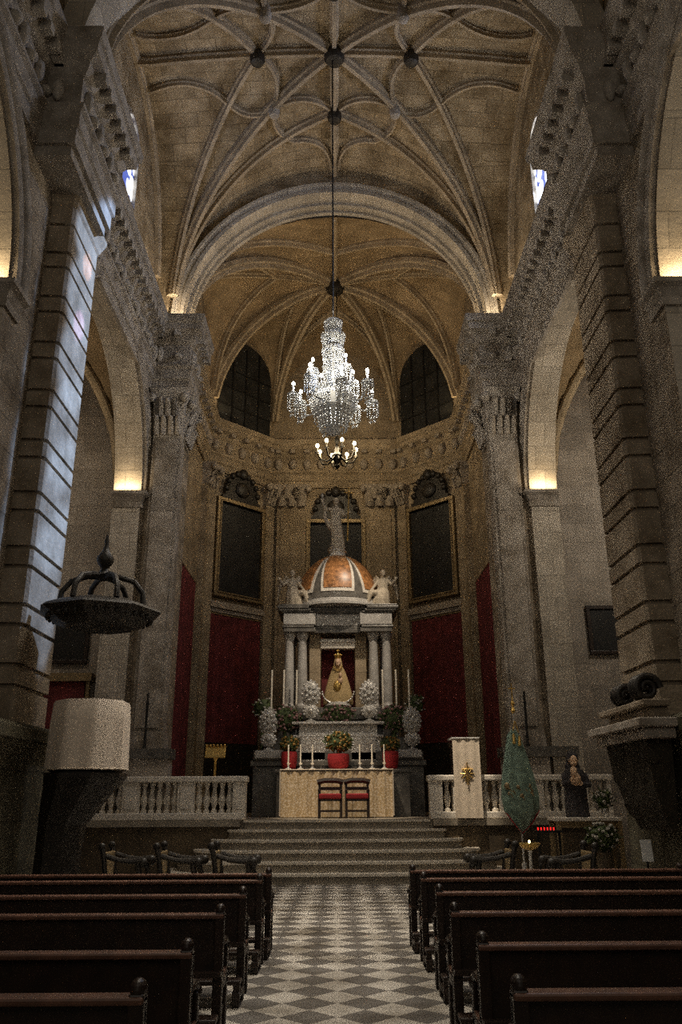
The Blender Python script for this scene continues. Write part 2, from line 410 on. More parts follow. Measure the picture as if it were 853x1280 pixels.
# near piers: pedestal, faceted rusticated shaft, capital band --------
def pier(S, name):
    sec = [(5.6,14.15),(4.92,14.12),(4.87,14.06),(4.87,12.66),(4.92,12.6),(5.6,12.56)]
    def off(k):
        c = (5.45,13.35); return [(S*(c[0]+(x-c[0])*(1+k)), c[1]+(y-c[1])*(1+k)) for x,y in sec]
    secs = []; z = 2.75; i = 0; hs = [.62,.32]
    while z < 11.6:
        h = hs[i%2]; g = .07
        secs += [(off(0),z),(off(0),z+h-g),(off(-.10),z+h-g+.015),(off(-.10),z+h)]
        z += h; i += 1
    secs += [(off(0),z),(off(0),12.2),(off(.06),12.25),(off(.1),12.35),(off(.2),12.5),(off(.22),12.6)]
    o = struct(MB().stack(secs).build(name, M['pier']))
    ps = [(S*x,y) for x,y in ((5.5,14.0),(4.75,13.95),(4.75,11.25),(5.5,11.2))]
    pr = [(-.2,0),(.18,0),(.18,.35),(.08,.42),(.05,2.25),(.1,2.32),(.22,2.5),(.26,2.52),(.26,2.68),(.05,2.78),(-.2,2.78)]
    b = MB()
    b.path_profile(ps, pr, side=(1 if S>0 else -1) * (1))
    p2 = MB(); p2.prism(ps, 0, 2.74)
    b.add(p2.v, p2.f)
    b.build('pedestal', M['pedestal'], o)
    return o
pier(-1,'wall_pier_left'); pier(1,'wall_pier_right')

# chancel piers, pilasters with leafy capitals -------------------------
def leaf_capital(b, cx, yf, w, z0, z1, n=4):
    h = z1-z0
    b.add(*(lambda q: (q.v,q.f))(MB().stack([([(cx-w/2*k,yf-.25*k2),(cx+w/2*k,yf-.25*k2),(cx+w/2*k,yf+.3),(cx-w/2*k,yf+.3)],z) for k,k2,z in ((.98,.05,z0),(1.02,.2,z0+h*.3),(1.06,.45,z0+h*.7),(1.25,1.0,z0+h*.88),(1.3,1.15,z1))])))
    for row in range(2):
        zz = z0+h*(.05+.36*row)
        for i in range(n):
            x = cx-w/2+w*(i+.5)/n+(w/n/2 if row else 0)*(1 if i<n-1 else -1)
            b.tube([(x,yf-.03-.05*row,zz),(x,yf-.12-.06*row,zz+h*.2),(x,yf-.22-.08*row,zz+h*.34),(x,yf-.30-.08*row,zz+h*.30)],[w/n*.45,w/n*.42,w/n*.3,w/n*.12],7)
    for sx in (-1,1):
        b.ball((cx+sx*w*.58,yf-.22,z0+h*.8),.13,.13,.15,seg=10,rings=6)
def pilaster(parent, x0, x1, yf, z0, z1, mat, zb=None, flute=True):
    b = MB(); b.box(x0,x1,yf,yf+.5,z0,z1)
    w = x1-x0
    if flute: 
        b.box(x0+.12*w,x1-.12*w,yf-.05,yf,z0+.5,z1-.15)
    b.box(x0-.07,x1+.07,yf-.08,yf+.5,z0,z0+.28); b.box(x0-.04,x1+.04,yf-.05,yf+.5,z0+.28,z0+.42)
    return b.build('pilaster', mat, parent)
for S, nm in ((-1,'left'),(1,'right')):
    xs = sorted((S*5.6,S*4.34))
    P2 = struct(MB().box(xs[0],xs[1],20.95,22.25,0,12.7).build('wall_chancel_pier_'+nm, M['wall']))
    a, c = sorted((S*4.3,S*5.08))
    pilaster(P2,a,c,20.80,2.85,11.2,M['mould'])
    cap = MB(); leaf_capital(cap,(a+c)/2,20.80,.8,11.2,12.62); cap.build('capital', M['carved'], P2, smooth=True)
    # capital on the inner return, facing the chancel axis
    cap = MB(); leaf_capital(cap,0,0,.8,11.2,12.62)
    cp = MB().xf(Matrix.Translation((S*4.3,21.5,0)) @ Matrix.Rotation(-S*PI/2,4,'Z'), cap); cp.build('capital', M['carved'], P2, smooth=True)
    a, c = sorted((S*4.12,S*5.2))
    pl = MB().box(a,c,20.72,21.4,1.22,2.62); pl.build('plinth', M['plaster'], P2)
    a, c = sorted((S*4.05,S*5.9)); MB().box(a,c,20.62,21.4,2.62,2.86).build('plinth_cap', M['marble_dk'], P2)

# chancel arch -----------------------------------------------------------
def arch_wall():
    b = MB(); R0 = 4.58; n = 56; yf, yb = 21.3, 22.25; zs = SP
    def zt(x): return 21.7
    xs = [R0*cos(PI-PI*i/n) for i in range(n+1)]; zz = [zs+R0*sin(PI-PI*i/n) for i in range(n+1)]
    for i in range(n):
        b.add([(xs[i],yf,zz[i]),(xs[i+1],yf,zz[i+1]),(xs[i+1],yf,22.3),(xs[i],yf,22.3)],[(0,1,2,3)])
        b.add([(xs[i],yb,zz[i]),(xs[i+1],yb,zz[i+1]),(xs[i+1],yb,22.3),(xs[i],yb,22.3)],[(0,1,2,3)])
    b.box(-6,-R0,yf,yb,ZC-.05,22.3); b.box(R0,6,yf,yb,ZC-.05,22.3)
    w = struct(b.build('wall_chancel_arch', M['vault']))
    s = MB()
    for i in range(n): s.add([(xs[i],yf,zz[i]),(xs[i+1],yf,zz[i+1]),(xs[i+1],yb,zz[i+1]),(xs[i],yb,zz[i])],[(0,1,2,3)])
    s.build('arch_soffit', M['arch'], w, smooth=True)
    pts = [(R0*cos(PI-PI*i/n),yf,zs+R0*sin(PI-PI*i/n)) for i in range(n+1)]
    for sx in (-1,1): s2 = MB().box(min(sx*R0,sx*(R0+.38)),max(sx*R0,sx*(R0+.38)),yf-.16,yf,ZC-.02,zs); s2.build('stilt', M['arch'], w)
    fr = lambda i: (Vector((0,-1,0)), Vector((cos(PI-PI*i/n),0,sin(PI-PI*i/n))))
    MB().sweep3(pts, fr, [(0,-.02),(.14,-.02),(.14,.10),(.09,.13),(.12,.24),(.16,.26),(.17,.34),(.05,.38),(0,.38)]).build('archivolt', M['arch'], w, smooth=True)
    pts = [(R0*cos(PI-PI*i/n),yb-.30,zs+R0*sin(PI-PI*i/n)) for i in range(n+1)]
    for dy, hh in ((-.22,.10),(.15,.10)):
        MB().sweep3([(p[0],p[1]+dy,p[2]) for p in pts], fr, [(-.07,0),(.07,0),(.07,-hh),(-.07,-hh)]).build('soffit_band', M['arch'], w, smooth=True)
arch_wall()

# nave vault ---------------------------------------------------------------
VX = 5.45
def vz(x, y, a, c):
    u = max(-1,min(1,x/5.0)); v = max(-1,min(1,(y-(a+c)/2)/((c-a)/2-.2)))
    h = 5.35
    return ZC+.55+h*max(math.sqrt(max(0,1-abs(u)**2.2)), math.sqrt(max(0,1-abs(v)**2.2)))+.35*(1-u*u)*(1-v*v)
def rib(parent, path, zf, w=.11, h=.26, sub=22, name='rib', mat=None):
    pts = []
    for i in range(len(path)-1):
        a, c = Vector(path[i]), Vector(path[i+1]); k = max(2,int(sub*(c-a).length/4)+2)
        for q in range(k+(1 if i == len(path)-2 else 0)): pts.append(a.lerp(c,q/k))
    P = [Vector((p.x,p.y,zf(p.x,p.y))) for p in pts]
    n = len(P)
    def fr(i):
        t = (P[min(i+1,n-1)]-P[max(i-1,0)]); tt = Vector((t.x,t.y,0)).normalized()
        A = Vector((-tt.y,tt.x,0)); B = t.normalized().cross(A); B = -B if B.z < 0 else B
        return A, B
    MB().sweep3(P, fr, [(-w,.06),(w,.06),(w,-h*.35),(w*.55,-h*.5),(w*.45,-h),(-w*.45,-h),(-w*.55,-h*.5),(-w,-h*.35)]).build(name, mat or M['rib'], parent, smooth=False)
def arc2(a, c, bulge, n=9):     # plan arc between two points
    a, c = Vector(a), Vector(c); d = c-a; nn = Vector((-d.y,d.x)).normalized()
    return [tuple(a+d*(i/n)+nn*bulge*4*(i/n)*(1-i/n)) for i in range(n+1)]
def nave_vault(a, c, name, full=True):
    m = (a+c)/2
    f = lambda x,y: vz(x,y,a,c)
    nx, ny = 72, 72; vs = []; fs = []
    for i in range(nx+1):
        for j in range(ny+1):
            x = -VX*cos(PI*i/nx); y = m-(c-a)/2*cos(PI*j/ny)
            vs.append((x,y,f(x,y)))
    for i in range(nx):
        for j in range(ny): fs.append((i*(ny+1)+j,(i+1)*(ny+1)+j,(i+1)*(ny+1)+j+1,i*(ny+1)+j+1))
    o = struct(MB().add(vs,fs).build(name, M['vault'], smooth=True))
    if not full: return o
    hy = (c-a)/2
    def boss(x,y,r=.3):
        z = f(x,y)-.38
        MB().lathe([(r*.35,z-.10),(r*.8,z-.06),(r,z+.04),(r,z+.16),(r*.7,z+.4)],x,y,14).build('boss', M['wood_dk'] if r>.2 else M['mould'], o, smooth=True)
    B0 = (0,m); SX = 2.1; SY = 2.0
    corners = [(sx*4.97,m+sy*(hy-.22)) for sx in (-1,1) for sy in (-1,1)]
    for cx, cy in corners:
        sx = 1 if cx>0 else -1; sy = 1 if cy>m else -1
        rib(o,[(cx,cy),B0],f,w=.12,h=.3)                                      # diagonal
        rib(o,[(cx,cy),(sx*SX,m)],f)                                           # tiercerons
        rib(o,[(cx,cy),(0,m+sy*SY)],f)
        nd = (sx*1.75,m+sy*1.55)
        rib(o,arc2((sx*SX,m),nd,-sx*sy*-.28),f,w=.08,h=.2)                      # curved liernes
        rib(o,arc2(nd,(0,m+sy*SY),-sx*sy*-.28),f,w=.08,h=.2)
        q1 = (sx*3.1,m+sy*1.35); q2 = (sx*1.25,m+sy*2.9)
        rib(o,arc2(nd,q1,sx*sy*.25),f,w=.07,h=.18); rib(o,arc2(nd,q2,-sx*sy*.25),f,w=.07,h=.18)
        rib(o,arc2(q1,(sx*5.2,m+sy*.9),-sx*sy*.35),f,w=.07,h=.18); rib(o,arc2(q2,(sx*.1,m+sy*(hy-.3)),sx*sy*.4),f,w=.07,h=.18)
        boss(nd[0],nd[1],.16)
    rib(o,[(-VX+.1,m),(VX-.1,m)],f,w=.1,h=.24); rib(o,[(0,a+.1),(0,c-.1)],f,w=.12,h=.28)
    boss(0,m,.28)
    for p in ((SX,m),(-SX,m),(0,m+SY),(0,m-SY)): boss(p[0],p[1],.21)
    for sx in (-1,1):                                                            # wall ribs
        pts = [(sx*(VX-.06),a+.3+(c-a-.6)*k/30) for k in range(31)]
        rib(o,pts,f,w=.12,h=.2,sub=1)
    return o
cm = nave_vault(12.55,21.35,'ceiling'); nave_vault(3.75,12.55,'ceiling_rear', False)
# transverse arch at the near piers
pts = [(4.95*cos(PI-PI*i/40),12.6,SP+4.95*sin(PI-PI*i/40)) for i in range(41)]
struct(MB().sweep3(pts, lambda i:(Vector((0,1,0)),Vector((cos(PI-PI*i/40),0,sin(PI-PI*i/40)))), [(-.5,.6),(.5,.6),(.5,.06),(.36,0),(-.36,0),(-.5,.06)]).build('trim_3', M['arch'], smooth=True))

# clerestory windows -----------------------------------------------------------
for i,(S,cy,zc) in enumerate(((-1,17.1,17.5),(1,17.1,17.4))):
    w = .62; hh = 1.15; poly = [(S*5.40,cy-w,zc-hh),(S*5.40,cy+w,zc-hh)]+[(S*5.40,cy+w*cos(PI*k/12),zc+hh*.55+w*sin(PI*k/12)) for k in range(13)]
    g = struct(MB().extr(poly,(S*.05,0,0)).build('window_%d'%(i+1), M['window']))
    pts = [Vector(p) for p in poly]+[Vector(poly[0])]
    ctr = Vector((S*5.40,cy,zc))
    MB().sweep3(pts, lambda k: (Vector((-S,0,0)), (pts[k]-ctr).normalized()), [(-.05,0),(.10,0),(.10,.06),(.04,.2),(-.05,.2)]).build('window_frame', M['mould'], g)

# ------------------------------------------------------------------ chancel + apse
PZ = 1.22
struct(MB().box(-6.6,6.6,20.4,31.5,0,PZ).build('floor_chancel', M['stair']))
# dark stained socle on its front and the base moulding
for S in (-1,1):
    x0,x1 = sorted((S*2.25,S*6.6))
    o = struct(MB().box(x0,x1,20.34,20.4,0,PZ-.1).build('trim_%d'%(5+S), M['socle']))
    MB().box(x0,x1,20.28,20.5,PZ-.14,PZ).build('moulding', M['stair'], o)
# curved steps
st = None
for i in range(6):
    w = 3.95-.36*i; yf = 18.5+.37*i; yb = 20.75; z1 = PZ/6*(i+1)
    if i == 5: z1 = PZ-.004
    poly = [(w,yb)]+[(w*max(-1,min(1,math.copysign(abs(cos(t))**.55,cos(t)))), 20.4-(20.4-yf)*abs(sin(t))**.55) for t in [PI*k/40 for k in range(41)]]+[(-w,yb)]
    if i == 5: poly = [(w,yb),(w,yf),(-w,yf),(-w,yb)]
    big = [(x*(1.012), y-.035 if y<20.4 else y) for x,y in poly]
    b = MB().prism(poly, 0, z1-.045)
    o = b.build('altar_steps' if i == 0 else 'step', M['stair'], st)
    MB().prism(big, z1-.05, z1).build('tread', M['nosing'], o)
    if i == 0: st = o; struct(st)
# apse walls
AP = [(-4.9,22.3),(-4.9,28.4),(-2.6,30.7),(2.6,30.7),(4.9,28.4),(4.9,22.3)]
for i in range(5):
    (x0,y0),(x1,y1) = AP[i], AP[i+1]; d = Vector((x1-x0,y1-y0)).normalized(); n = Vector((-d.y,d.x))
    poly = [(x0-d.x*.1,y0-d.y*.1),(x1+d.x*.1,y1+d.y*.1),(x1+d.x*.1+n.x*.4,y1+d.y*.1+n.y*.4),(x0-d.x*.1+n.x*.4,y0-d.y*.1+n.y*.4)]
    struct(MB().prism(poly,PZ,21).build('wall_apse_'+['left','left_canted','back','right_canted','right'][i], M['apse']))
eps = .06
e = struct(MB().path_profile([(-4.9,22.35)]+AP[1:5]+[(4.9,22.35)], ENT_A, side=1).build('trim_7', M['apse']))
d = MB()
for i in range(5):
    a, c = Vector(AP[i]), Vector(AP[i+1]); L = (c-a).length; dr = (c-a)/L; nn = Vector((dr.y,-dr.x)); k = int(L/.55)
    for q in range(k):
        p = a+dr*(L*(q+.5)/k)+nn*.12
        d.ball((p.x,p.y,14.45),.17,.17,.24,seg=8,rings=6)
        p = a+dr*(L*(q+.5)/k)+nn*.3; d.cb(p.x,p.y,14.92,.2,.24,.14,rz=math.atan2(dr.y,dr.x))
d.build('carving', M['apse_carved'], e, smooth=True)
def on_wall(i, t, off, z):     # point on apse wall i at metres t from its middle, off in front of it
    a, c = Vector(AP[i]), Vector(AP[i+1]); dr = (c-a).normalized(); nn = Vector((dr.y,-dr.x)); p = (a+c)/2+dr*t+nn*off
    return (p.x,p.y,z)
def wall_ang(i):
    a, c = Vector(AP[i]), Vector(AP[i+1]); return math.atan2(c.y-a.y,c.x-a.x)
# apse pilasters: beside the central painting and at every corner
for i, ts in ((2,(-1.75,1.75)),(1,(-1.42,1.42)),(3,(-1.42,1.42)),(0,(2.75,)),(4,(-2.75,))):
    for t in ts:
        T = Matrix.Translation(on_wall(i,t,0,0)) @ Matrix.Rotation(wall_ang(i),4,'Z')
        w = 1.15 if i == 2 else .42
        b = MB().box(-w/2,w/2,-.22,.05,PZ,12.6); b.box(-w/2-.06,w/2+.06,-.3,.05,PZ,2.4)
        if i == 2:
            b.box(-w/2+.15,w/2-.15,-.27,-.2,3.0,12.3)
        o = struct(MB().xf(T,b).build('wall_apse_pilaster', M['apse']))
        cb = MB(); leaf_capital(cb,0,-.22,w,12.6,13.45,3); MB().xf(T,cb).build('capital', M['apse_carved'], o, smooth=True)
# apse string course and dark dado
for i in (1,3):
    T = Matrix.Translation(on_wall(i,0,0,0)) @ Matrix.Rotation(wall_ang(i),4,'Z')
    b = MB().box(-1.25,1.25,-.26,.05,8.15,8.3); b.box(-1.2,1.2,-.18,.05,8.0,8.15); b.box(-1.25,1.25,-.22,.05,8.3,8.4)
    o = struct(MB().xf(T,b).build('trim_%d'%(8+i), M['apse_carved']))
    b = MB().box(-1.2,1.2,-.12,.05,PZ,3.5)
    MB().xf(T,b).build('dado', M['wood_dk'], o)
# apse vault
BO = Vector((0,26.9)); BZ = 20.55
def apse_info(x, y):
    p = Vector((x,y))-BO
    if p.length < 1e-6: return 0, 0, 0
    best = None
    for i in range(6):
        a, c = Vector(AP[i])-BO, Vector(AP[(i+1)%6])-BO; e_ = c-a
        den = p.x*e_.y-p.y*e_.x
        if abs(den) < 1e-9: continue
        s = (a.x*e_.y-a.y*e_.x)/den; u = (a.x*p.y-a.y*p.x)/den
        if s > 0 and -1e-6 <= u <= 1+1e-6:
            if best is None or s < best[0]: best = (s,u,i)
    s,u,i = best
    return 1/s, u, i
def az(x, y):
    t,u,i = apse_info(x,y); t = min(1,t); w = 2*u-1
    A = 4.35 if i == 5 else (4.15 if i in (1,2,3) else 3.9)
    pw = 2.0 if i == 5 else 2.3
    ze = 15.5+A*math.sqrt(max(0,1-abs(w)**pw))
    return ze+(BZ-ze)*math.sqrt(max(0,1-t**2.0))
vs = [(BO.x,BO.y,BZ)]; fs = []; ring = []; n = 14
for i in range(6):
    a, c = Vector(AP[i]), Vector(AP[(i+1)%6])
    for k in range(n): ring.append(a.lerp(c,.5-.5*cos(PI*k/n)))
NR = len(ring); rows = 16
for r in range(1,rows+1):
    t = sin(PI/2*r/rows)
    for p in ring:
        q = BO.lerp(p,min(t,.9999)); vs.append((q.x,q.y,az(q.x,q.y)))
for k in range(NR):
    fs.append((0,1+k,1+(k+1)%NR))
    for r in range(rows-1): fs.append((1+r*NR+k,1+(r+1)*NR+k,1+(r+1)*NR+(k+1)%NR,1+r*NR+(k+1)%NR))
ca = struct(MB().add(vs,fs).build('ceiling_apse', M['apse_vault'], smooth=True))
def pin(p, k=.985): q = BO.lerp(Vector(p),k); return (q.x,q.y)
for i in range(6): rib(ca,[pin(AP[i]),tuple(BO)],az,w=.13,h=.32,mat=M['apse_rib'])
for i in range(6):
    mid = (Vector(AP[i])+Vector(AP[(i+1)%6]))/2; q = BO.lerp(mid,.45)
    for cpt in (AP[i],AP[(i+1)%6]): rib(ca,[pin(cpt,.975),tuple(q)],az,w=.09,h=.24,mat=M['apse_rib'])
    rib(ca,[tuple(BO),pin(mid,.97)],az,w=.08,h=.2,mat=M['apse_rib'])
MB().lathe([(.1,BZ-.5),(.3,BZ-.44),(.36,BZ-.3),(.3,BZ)],0,26.9,14).build('boss', M['wood_dk'], ca, smooth=True)
for i in (1,3):                                           # tall unlit windows over the cornice
    T = Matrix.Translation(on_wall(i,-0.08 if i==3 else .08,0.03,0)) @ Matrix.Rotation(wall_ang(i),4,'Z')
    poly = [(-1.32,0,15.45),(1.32,0,15.45)]+[(1.32*cos(PI*k/12),0,18.1+1.25*sin(PI*k/12)) for k in range(13)]
    g = struct(MB().xf(T,MB().extr(poly,(0,-.06,0))).build('window_%d'%(3+i//2), M['dark_glass']))
    bars = MB()
    for x in (-.66,0,.66): bars.box(x-.025,x+.025,-.1,-.05,15.5,19.1)
    for z in (16.3,17.1,17.9): bars.box(-1.3,1.3,-.09,-.05,z-.02,z+.02)
    MB().xf(T,bars).build('window_frame', M['iron'], g)

# red hangings, paintings -----------------------------------------------------
def hanging(i, t, w, z0, z1, label):
    T = Matrix.Translation(on_wall(i,t,.06,0)) @ Matrix.Rotation(wall_ang(i),4,'Z')
    n = int(w/.05); b = MB(); vs = []; fs = []
    for k in range(n+1):
        x = -w/2+w*k/n; dy = -.07-.022*sin(k*.9)-.012*sin(k*2.3)
        vs += [(x,dy,z0),(x,dy,z1),(x,-.03,z1),(x,-.03,z0)]
    for k in range(n):
        a = 4*k; c = 4*k+4; fs += [(a,c,c+1,a+1),(a+1,c+1,c+2,a+2),(a+2,c+2,c+3,a+3),(a+3,c+3,c,a)]
    fs += [(0,1,2,3),(4*n,4*n+3,4*n+2,4*n+1)]
    r = thing('wall_hanging', label, 'wall hanging', on_wall(i,t,.06,z0), 0, 'crimson hangings in the apse')
    o = MB().xf(Matrix.Translation(-Vector(r.location)) @ T, MB().add(vs,fs)).build('cloth', M['red'], r, smooth=True)
    rod = MB().xf(Matrix.Translation(-Vector(r.location)) @ T, MB().tube([(-w/2-.05,-.07,z1),(w/2+.05,-.07,z1)],.03)); rod.build('rod', M['gilt'], r)
hanging(1,0,2.3,3.5,7.95,'crimson hanging below the left dark painting in the apse')
hanging(3,0,2.3,3.5,7.95,'crimson hanging below the right dark painting in the apse')
hanging(0,-.6,4.4,2.3,8.6,'narrow dark red hanging seen edge-on along the left apse side wall')
hanging(4,.6,4.4,2.3,8.6,'narrow dark red hanging seen edge-on along the right apse side wall')
def painting(i, t, w, z0, z1, label, ped):
    r = thing('framed_painting', label, 'painting', on_wall(i,t,.12,z0), wall_ang(i), 'tall dark paintings in the apse')
    h = z1-z0
    MB().box(-w/2,w/2,-.06,.1,0,h).build('canvas', M['canvas'], r)
    f = MB(); fw = .17
    for x0,x1,a,c in ((-w/2-fw,w/2+fw,h,h+fw),(-w/2-fw,w/2+fw,-fw,0),(-w/2-fw,-w/2,0,h),(w/2,w/2+fw,0,h)):
        f.box(x0,x1,-.16,.1,a,c)
    for x0,x1,a,c in ((-w/2-.04,w/2+.04,h-.0,h+.05),(-w/2-.04,w/2+.04,-.05,0),(-w/2-.05,-w/2,0,h),(w/2,w/2+.05,0,h)):
        f.box(x0,x1,-.2,.0,a,c)
    f.build('frame', M['gilt'], r, bevel=.015)
    # dark curved pediment crest above the frame
    hw = w/2*ped; base = h+fw
    poly = [(-hw-.12,-.1,base),(hw+.12,-.1,base),(hw+.12,-.1,base+.14)]+[(hw*cos(PI*k/16),-.1,base+.18+.98*sin(PI*k/16)**.8) for k in range(17)]+[(-hw-.12,-.1,base+.14)]
    c = MB().extr(poly,(0,.18,0))
    for k in range(9):
        a = PI*(k+.5)/9; c.ball((hw*.97*cos(a),-.1,base+.2+.95*sin(a)**.8),.13,.12,.13,seg=8,rings=6)
    c.ball((0,-.14,base+1.15),.2,.14,.22); c.ball((0,-.14,base+.5),.34,.1,.3)
    c.build('crest', M['wood_dk'], r, smooth=True)
painting(1,-.0,1.95,8.75,12.2,'tall dark framed painting with black crest, left of the canopied shrine',.8)
painting(2,.0,2.0,8.9,11.9,'tall dark framed painting partly hidden behind the rooftop statue',.85)
painting(3,.0,1.95,8.75,12.2,'tall dark framed painting with black crest, right of the canopied shrine',.8)
def picture(loc, w, h, label):
    r = thing('picture', label, 'picture', loc)
    MB().box(-w/2,w/2,-.05,0,0,h).build('canvas', M['canvas'], r)
    f = MB()
    for x0,x1,a,c in ((-w/2-.1,w/2+.1,h,h+.1),(-w/2-.1,w/2+.1,-.1,0),(-w/2-.1,-w/2,0,h),(w/2,w/2+.1,0,h)): f.box(x0,x1,-.1,0,a,c)
    f.build('frame', M['wood'], r, bevel=.01)
picture((7.1,21.29,5.28),.76,1.1,'small dark square picture on the pale wall at the right')
picture((-7.05,21.29,5.1),1.0,1.1,'dark picture on the wall under the pulpit canopy')
# small red-and-lace retable under the left picture
r = thing('side_altar', 'small dark side altar with a red cloth behind the pulpit', 'altar', (-7.0,20.9,PZ))
MB().box(-.7,.7,-.35,.35,0,1.3).build('table', M['wood_dk'], r); MB().box(-.62,.62,.1,.3,1.3,3.3).build('back_panel', M['red'], r)
MB().box(-.8,.8,.0,.36,3.3,3.5).build('cornice', M['gilt'], r)
MB().tube([(-.7,.12,1.3),(-.7,.12,3.3)],.06).build('column', M['gilt'], r); MB().tube([(.7,.12,1.3),(.7,.12,3.3)],.06).build('column', M['gilt'], r)

# ------------------------------------------------------------------ balustrades
def baluster_mb(h):
    p = [(.075,0),(.075,.05),(.045,.07),(.05,.12),(.085,.22),(.09,.29),(.06,.40),(.042,.50),(.05,.54),(.06,.57),(.07,.60),(.07,h)]
    return MB().lathe([(r,z if z==h else z*h/.64) for r,z in p],0,0,12)
def balustrade(x0, x1, spans, label):
    y = 20.52
    r = thing('balustrade', label, 'balustrade', (0,y,PZ), 0, 'marble balustrades of the chancel')
    MB().box(x0,x1,-.2,.2,0,.16).build('base', M['marble_wh'], r, bevel=.02)
    MB().box(x0-.04,x1+.04,-.22,.22,.84,.98).build('rail', M['marble_wh'], r, bevel=.03)
    prev = None; n0 = None
    edges = [x0]
    for a, c, n in spans: edges += [a,c]
    edges.append(x1)
    for k in range(0,len(edges),2):
        a, c = edges[k], edges[k+1]
        b = MB().box(a,c,-.17,.17,.16,.84)
        if c-a > .3: b.box(a+.07,c-.07,-.19,-.17,.25,.75)
        b.build('pedestal', M['marble_wh'], r)
    for a, c, n in spans:
        for k in range(n):
            x = a+(c-a)*(k+.5)/n
            o = baluster_mb(.68) if n0 is None else None
            if o is not None: n0 = o.build('baluster', M['marble_wh'], r, smooth=True, loc=(x,0,.16))
            else:
                q = n0.copy(); col.objects.link(q); q.parent = r; q.location = (x,0,.16)
balustrade(-6.3,-2.15,[(-6.2,-5.05,6),(-4.65,-3.75,5),(-3.35,-2.45,5)],'white marble balustrade left of the altar steps')
balustrade(2.2,6.5,[(2.5,2.75,1),(3.45,3.85,2),(4.9,5.5,3),(5.95,6.4,2)],'white marble balustrade right of the steps behind the banner')

# ------------------------------------------------------------------ altar group
r = thing('altar_table', 'stone altar table standing behind the two red-seated chairs', 'altar', (0,22.45,PZ))
MB().box(-1.38,1.38,-.4,.28,0,1.08).build('body', M['stair'], r); MB().box(-1.42,1.42,-.44,.3,1.08,1.15).build('tabletop', M['stair'], r)
r = thing('altar_cloth', 'gold lace cloth with white edge draped over the altar table', 'altar cloth', (0,22.45,PZ))
b = MB(); n = 90; vs = []; fs = []
for k in range(n+1):
    x = -1.425+2.85*k/n; dy = -.46-.012*sin(k*.7)-.008*sin(k*1.9)
    vs += [(x,dy,.02),(x,dy,1.12),(x,-.445,1.12),(x,-.445,.02)]
for k in range(n):
    a = 4*k; c = a+4; fs += [(a,c,c+1,a+1),(a+1,c+1,c+2,a+2),(a+2,c+2,c+3,a+3),(a+3,c+3,c,a)]
fs += [(0,1,2,3),(4*n,4*n+3,4*n+2,4*n+1)]
MB().add(vs,fs).build('frontal', M['lace'], r, smooth=True)
MB().box(-1.46,1.46,-.48,.31,1.152,1.18).build('top_cloth', M['cloth_w'], r, bevel=.008)
for S in (-1,1): 
    a,c = sorted((S*1.43,S*1.46)); MB().box(a,c,-.47,.3,.05,1.152).build('side_drop', M['cloth_w'], r)
ALT = PZ+1.18
# short altar candles
def candle(label, loc, hs, hc, rc, group):
    r = thing('candlestick', label, 'candlestick', loc, 0, group)
    MB().lathe([(.075,0),(.08,.02),(.03,.05),(.018,.09),(.03,hs*.5),(.018,hs*.7),(.05,hs*.93),(.055,hs)],0,0,14).build('holder', M['silver_s'], r, smooth=True)
    MB().lathe([(rc,hs),(rc,hs+hc-.01),(rc*.4,hs+hc)],0,0,10).build('candle', M['wax'], r, smooth=True)
    return r
words = ['outermost on the left','middle of the left three','innermost on the left','innermost on the right','middle of the right three','outermost on the right']
c0 = None
for x, w in zip((-1.26,-.94,-.63,.61,.93,1.25), words):
    lab = 'short white altar candle, %s' % w
    if c0 is None: c0 = candle(lab,(x,22.3,ALT),.16,.46,.02,'short candles on the altar table')
    else: dup(c0,(x,22.3,ALT),label=lab)
# two chairs with red seats
def altar_chair(loc, label):
    r = thing('altar_chair', label, 'chair', loc, 0, 'red-seated chairs before the altar')
    MB().box(-.27,.27,-.25,.22,.40,.45).build('seat_frame', M['wood'], r)
    MB().box(-.28,.28,-.27,.2,.45,.58).build('cushion', M['red_b'], r, bevel=.03)
    for sx in (-1,1):
        MB().box(sx*.27-.03,sx*.27+.03,-.25,-.19,0,.66).build('leg', M['wood'], r); MB().box(sx*.27-.03,sx*.27+.03,.18,.24,0,.86).build('leg', M['wood'], r)
        MB().box(sx*.27-.035,sx*.27+.035,-.27,.24,.64,.68).build('armrest', M['wood'], r, bevel=.01)
    b = MB().tube([(-.33,.2,.85),(-.15,.2,.89),(.15,.2,.89),(.33,.2,.85)],.065,8); b.box(-.27,.27,.19,.23,.66,.74); b.build('back_rail', M['wood'], r)
    b = MB().box(-.27,.27,-.24,-.2,.15,.2); b.build('stretcher', M['wood'], r)
    return r
altar_chair((-.16,21.5,PZ),'dark wooden chair with red seat before the altar, left of the pair')
altar_chair((.51,21.5,PZ),'dark wooden chair with red seat before the altar, right of the pair')

# ------------------------------------------------------------------ shrine (tabernacle temple)
TX, TY = .05, 25.0
r = thing('shrine', 'domed marble shrine with paired columns rising behind the altar', 'shrine', (TX,TY,PZ))
def oct_sec(w, d, br=.0):      # plan with forward breaks over the paired columns
    return [(-w,-d),(-w+.95,-d),(-w+.95,-d+br),(w-.95,-d+br),(w-.95,-d),(w,-d),(w,d),(-w,d)]
def sh(x): return x-PZ
b = MB().box(-2.35,2.35,-1.55,1.0,0,1.3); b.box(-2.42,2.42,-1.62,1.0,1.3,1.45); b.box(-2.35,2.35,-1.58,1.0,1.45,1.68); b.build('plinth', M['marble_dk'], r, bevel=.02)
b = MB().box(-2.3,-1.5,-1.72,-1.1,1.5,1.72); b.build('side_ledge', M['marble'], r, bevel=.03); MB().box(1.5,2.3,-1.72,-1.1,1.5,1.72).build('side_ledge', M['marble'], r, bevel=.03)
b = MB().box(-2.1,2.1,-1.2,.9,1.68,2.1); b.build('candle_shelf', M['marble_dk'], r, bevel=.02)
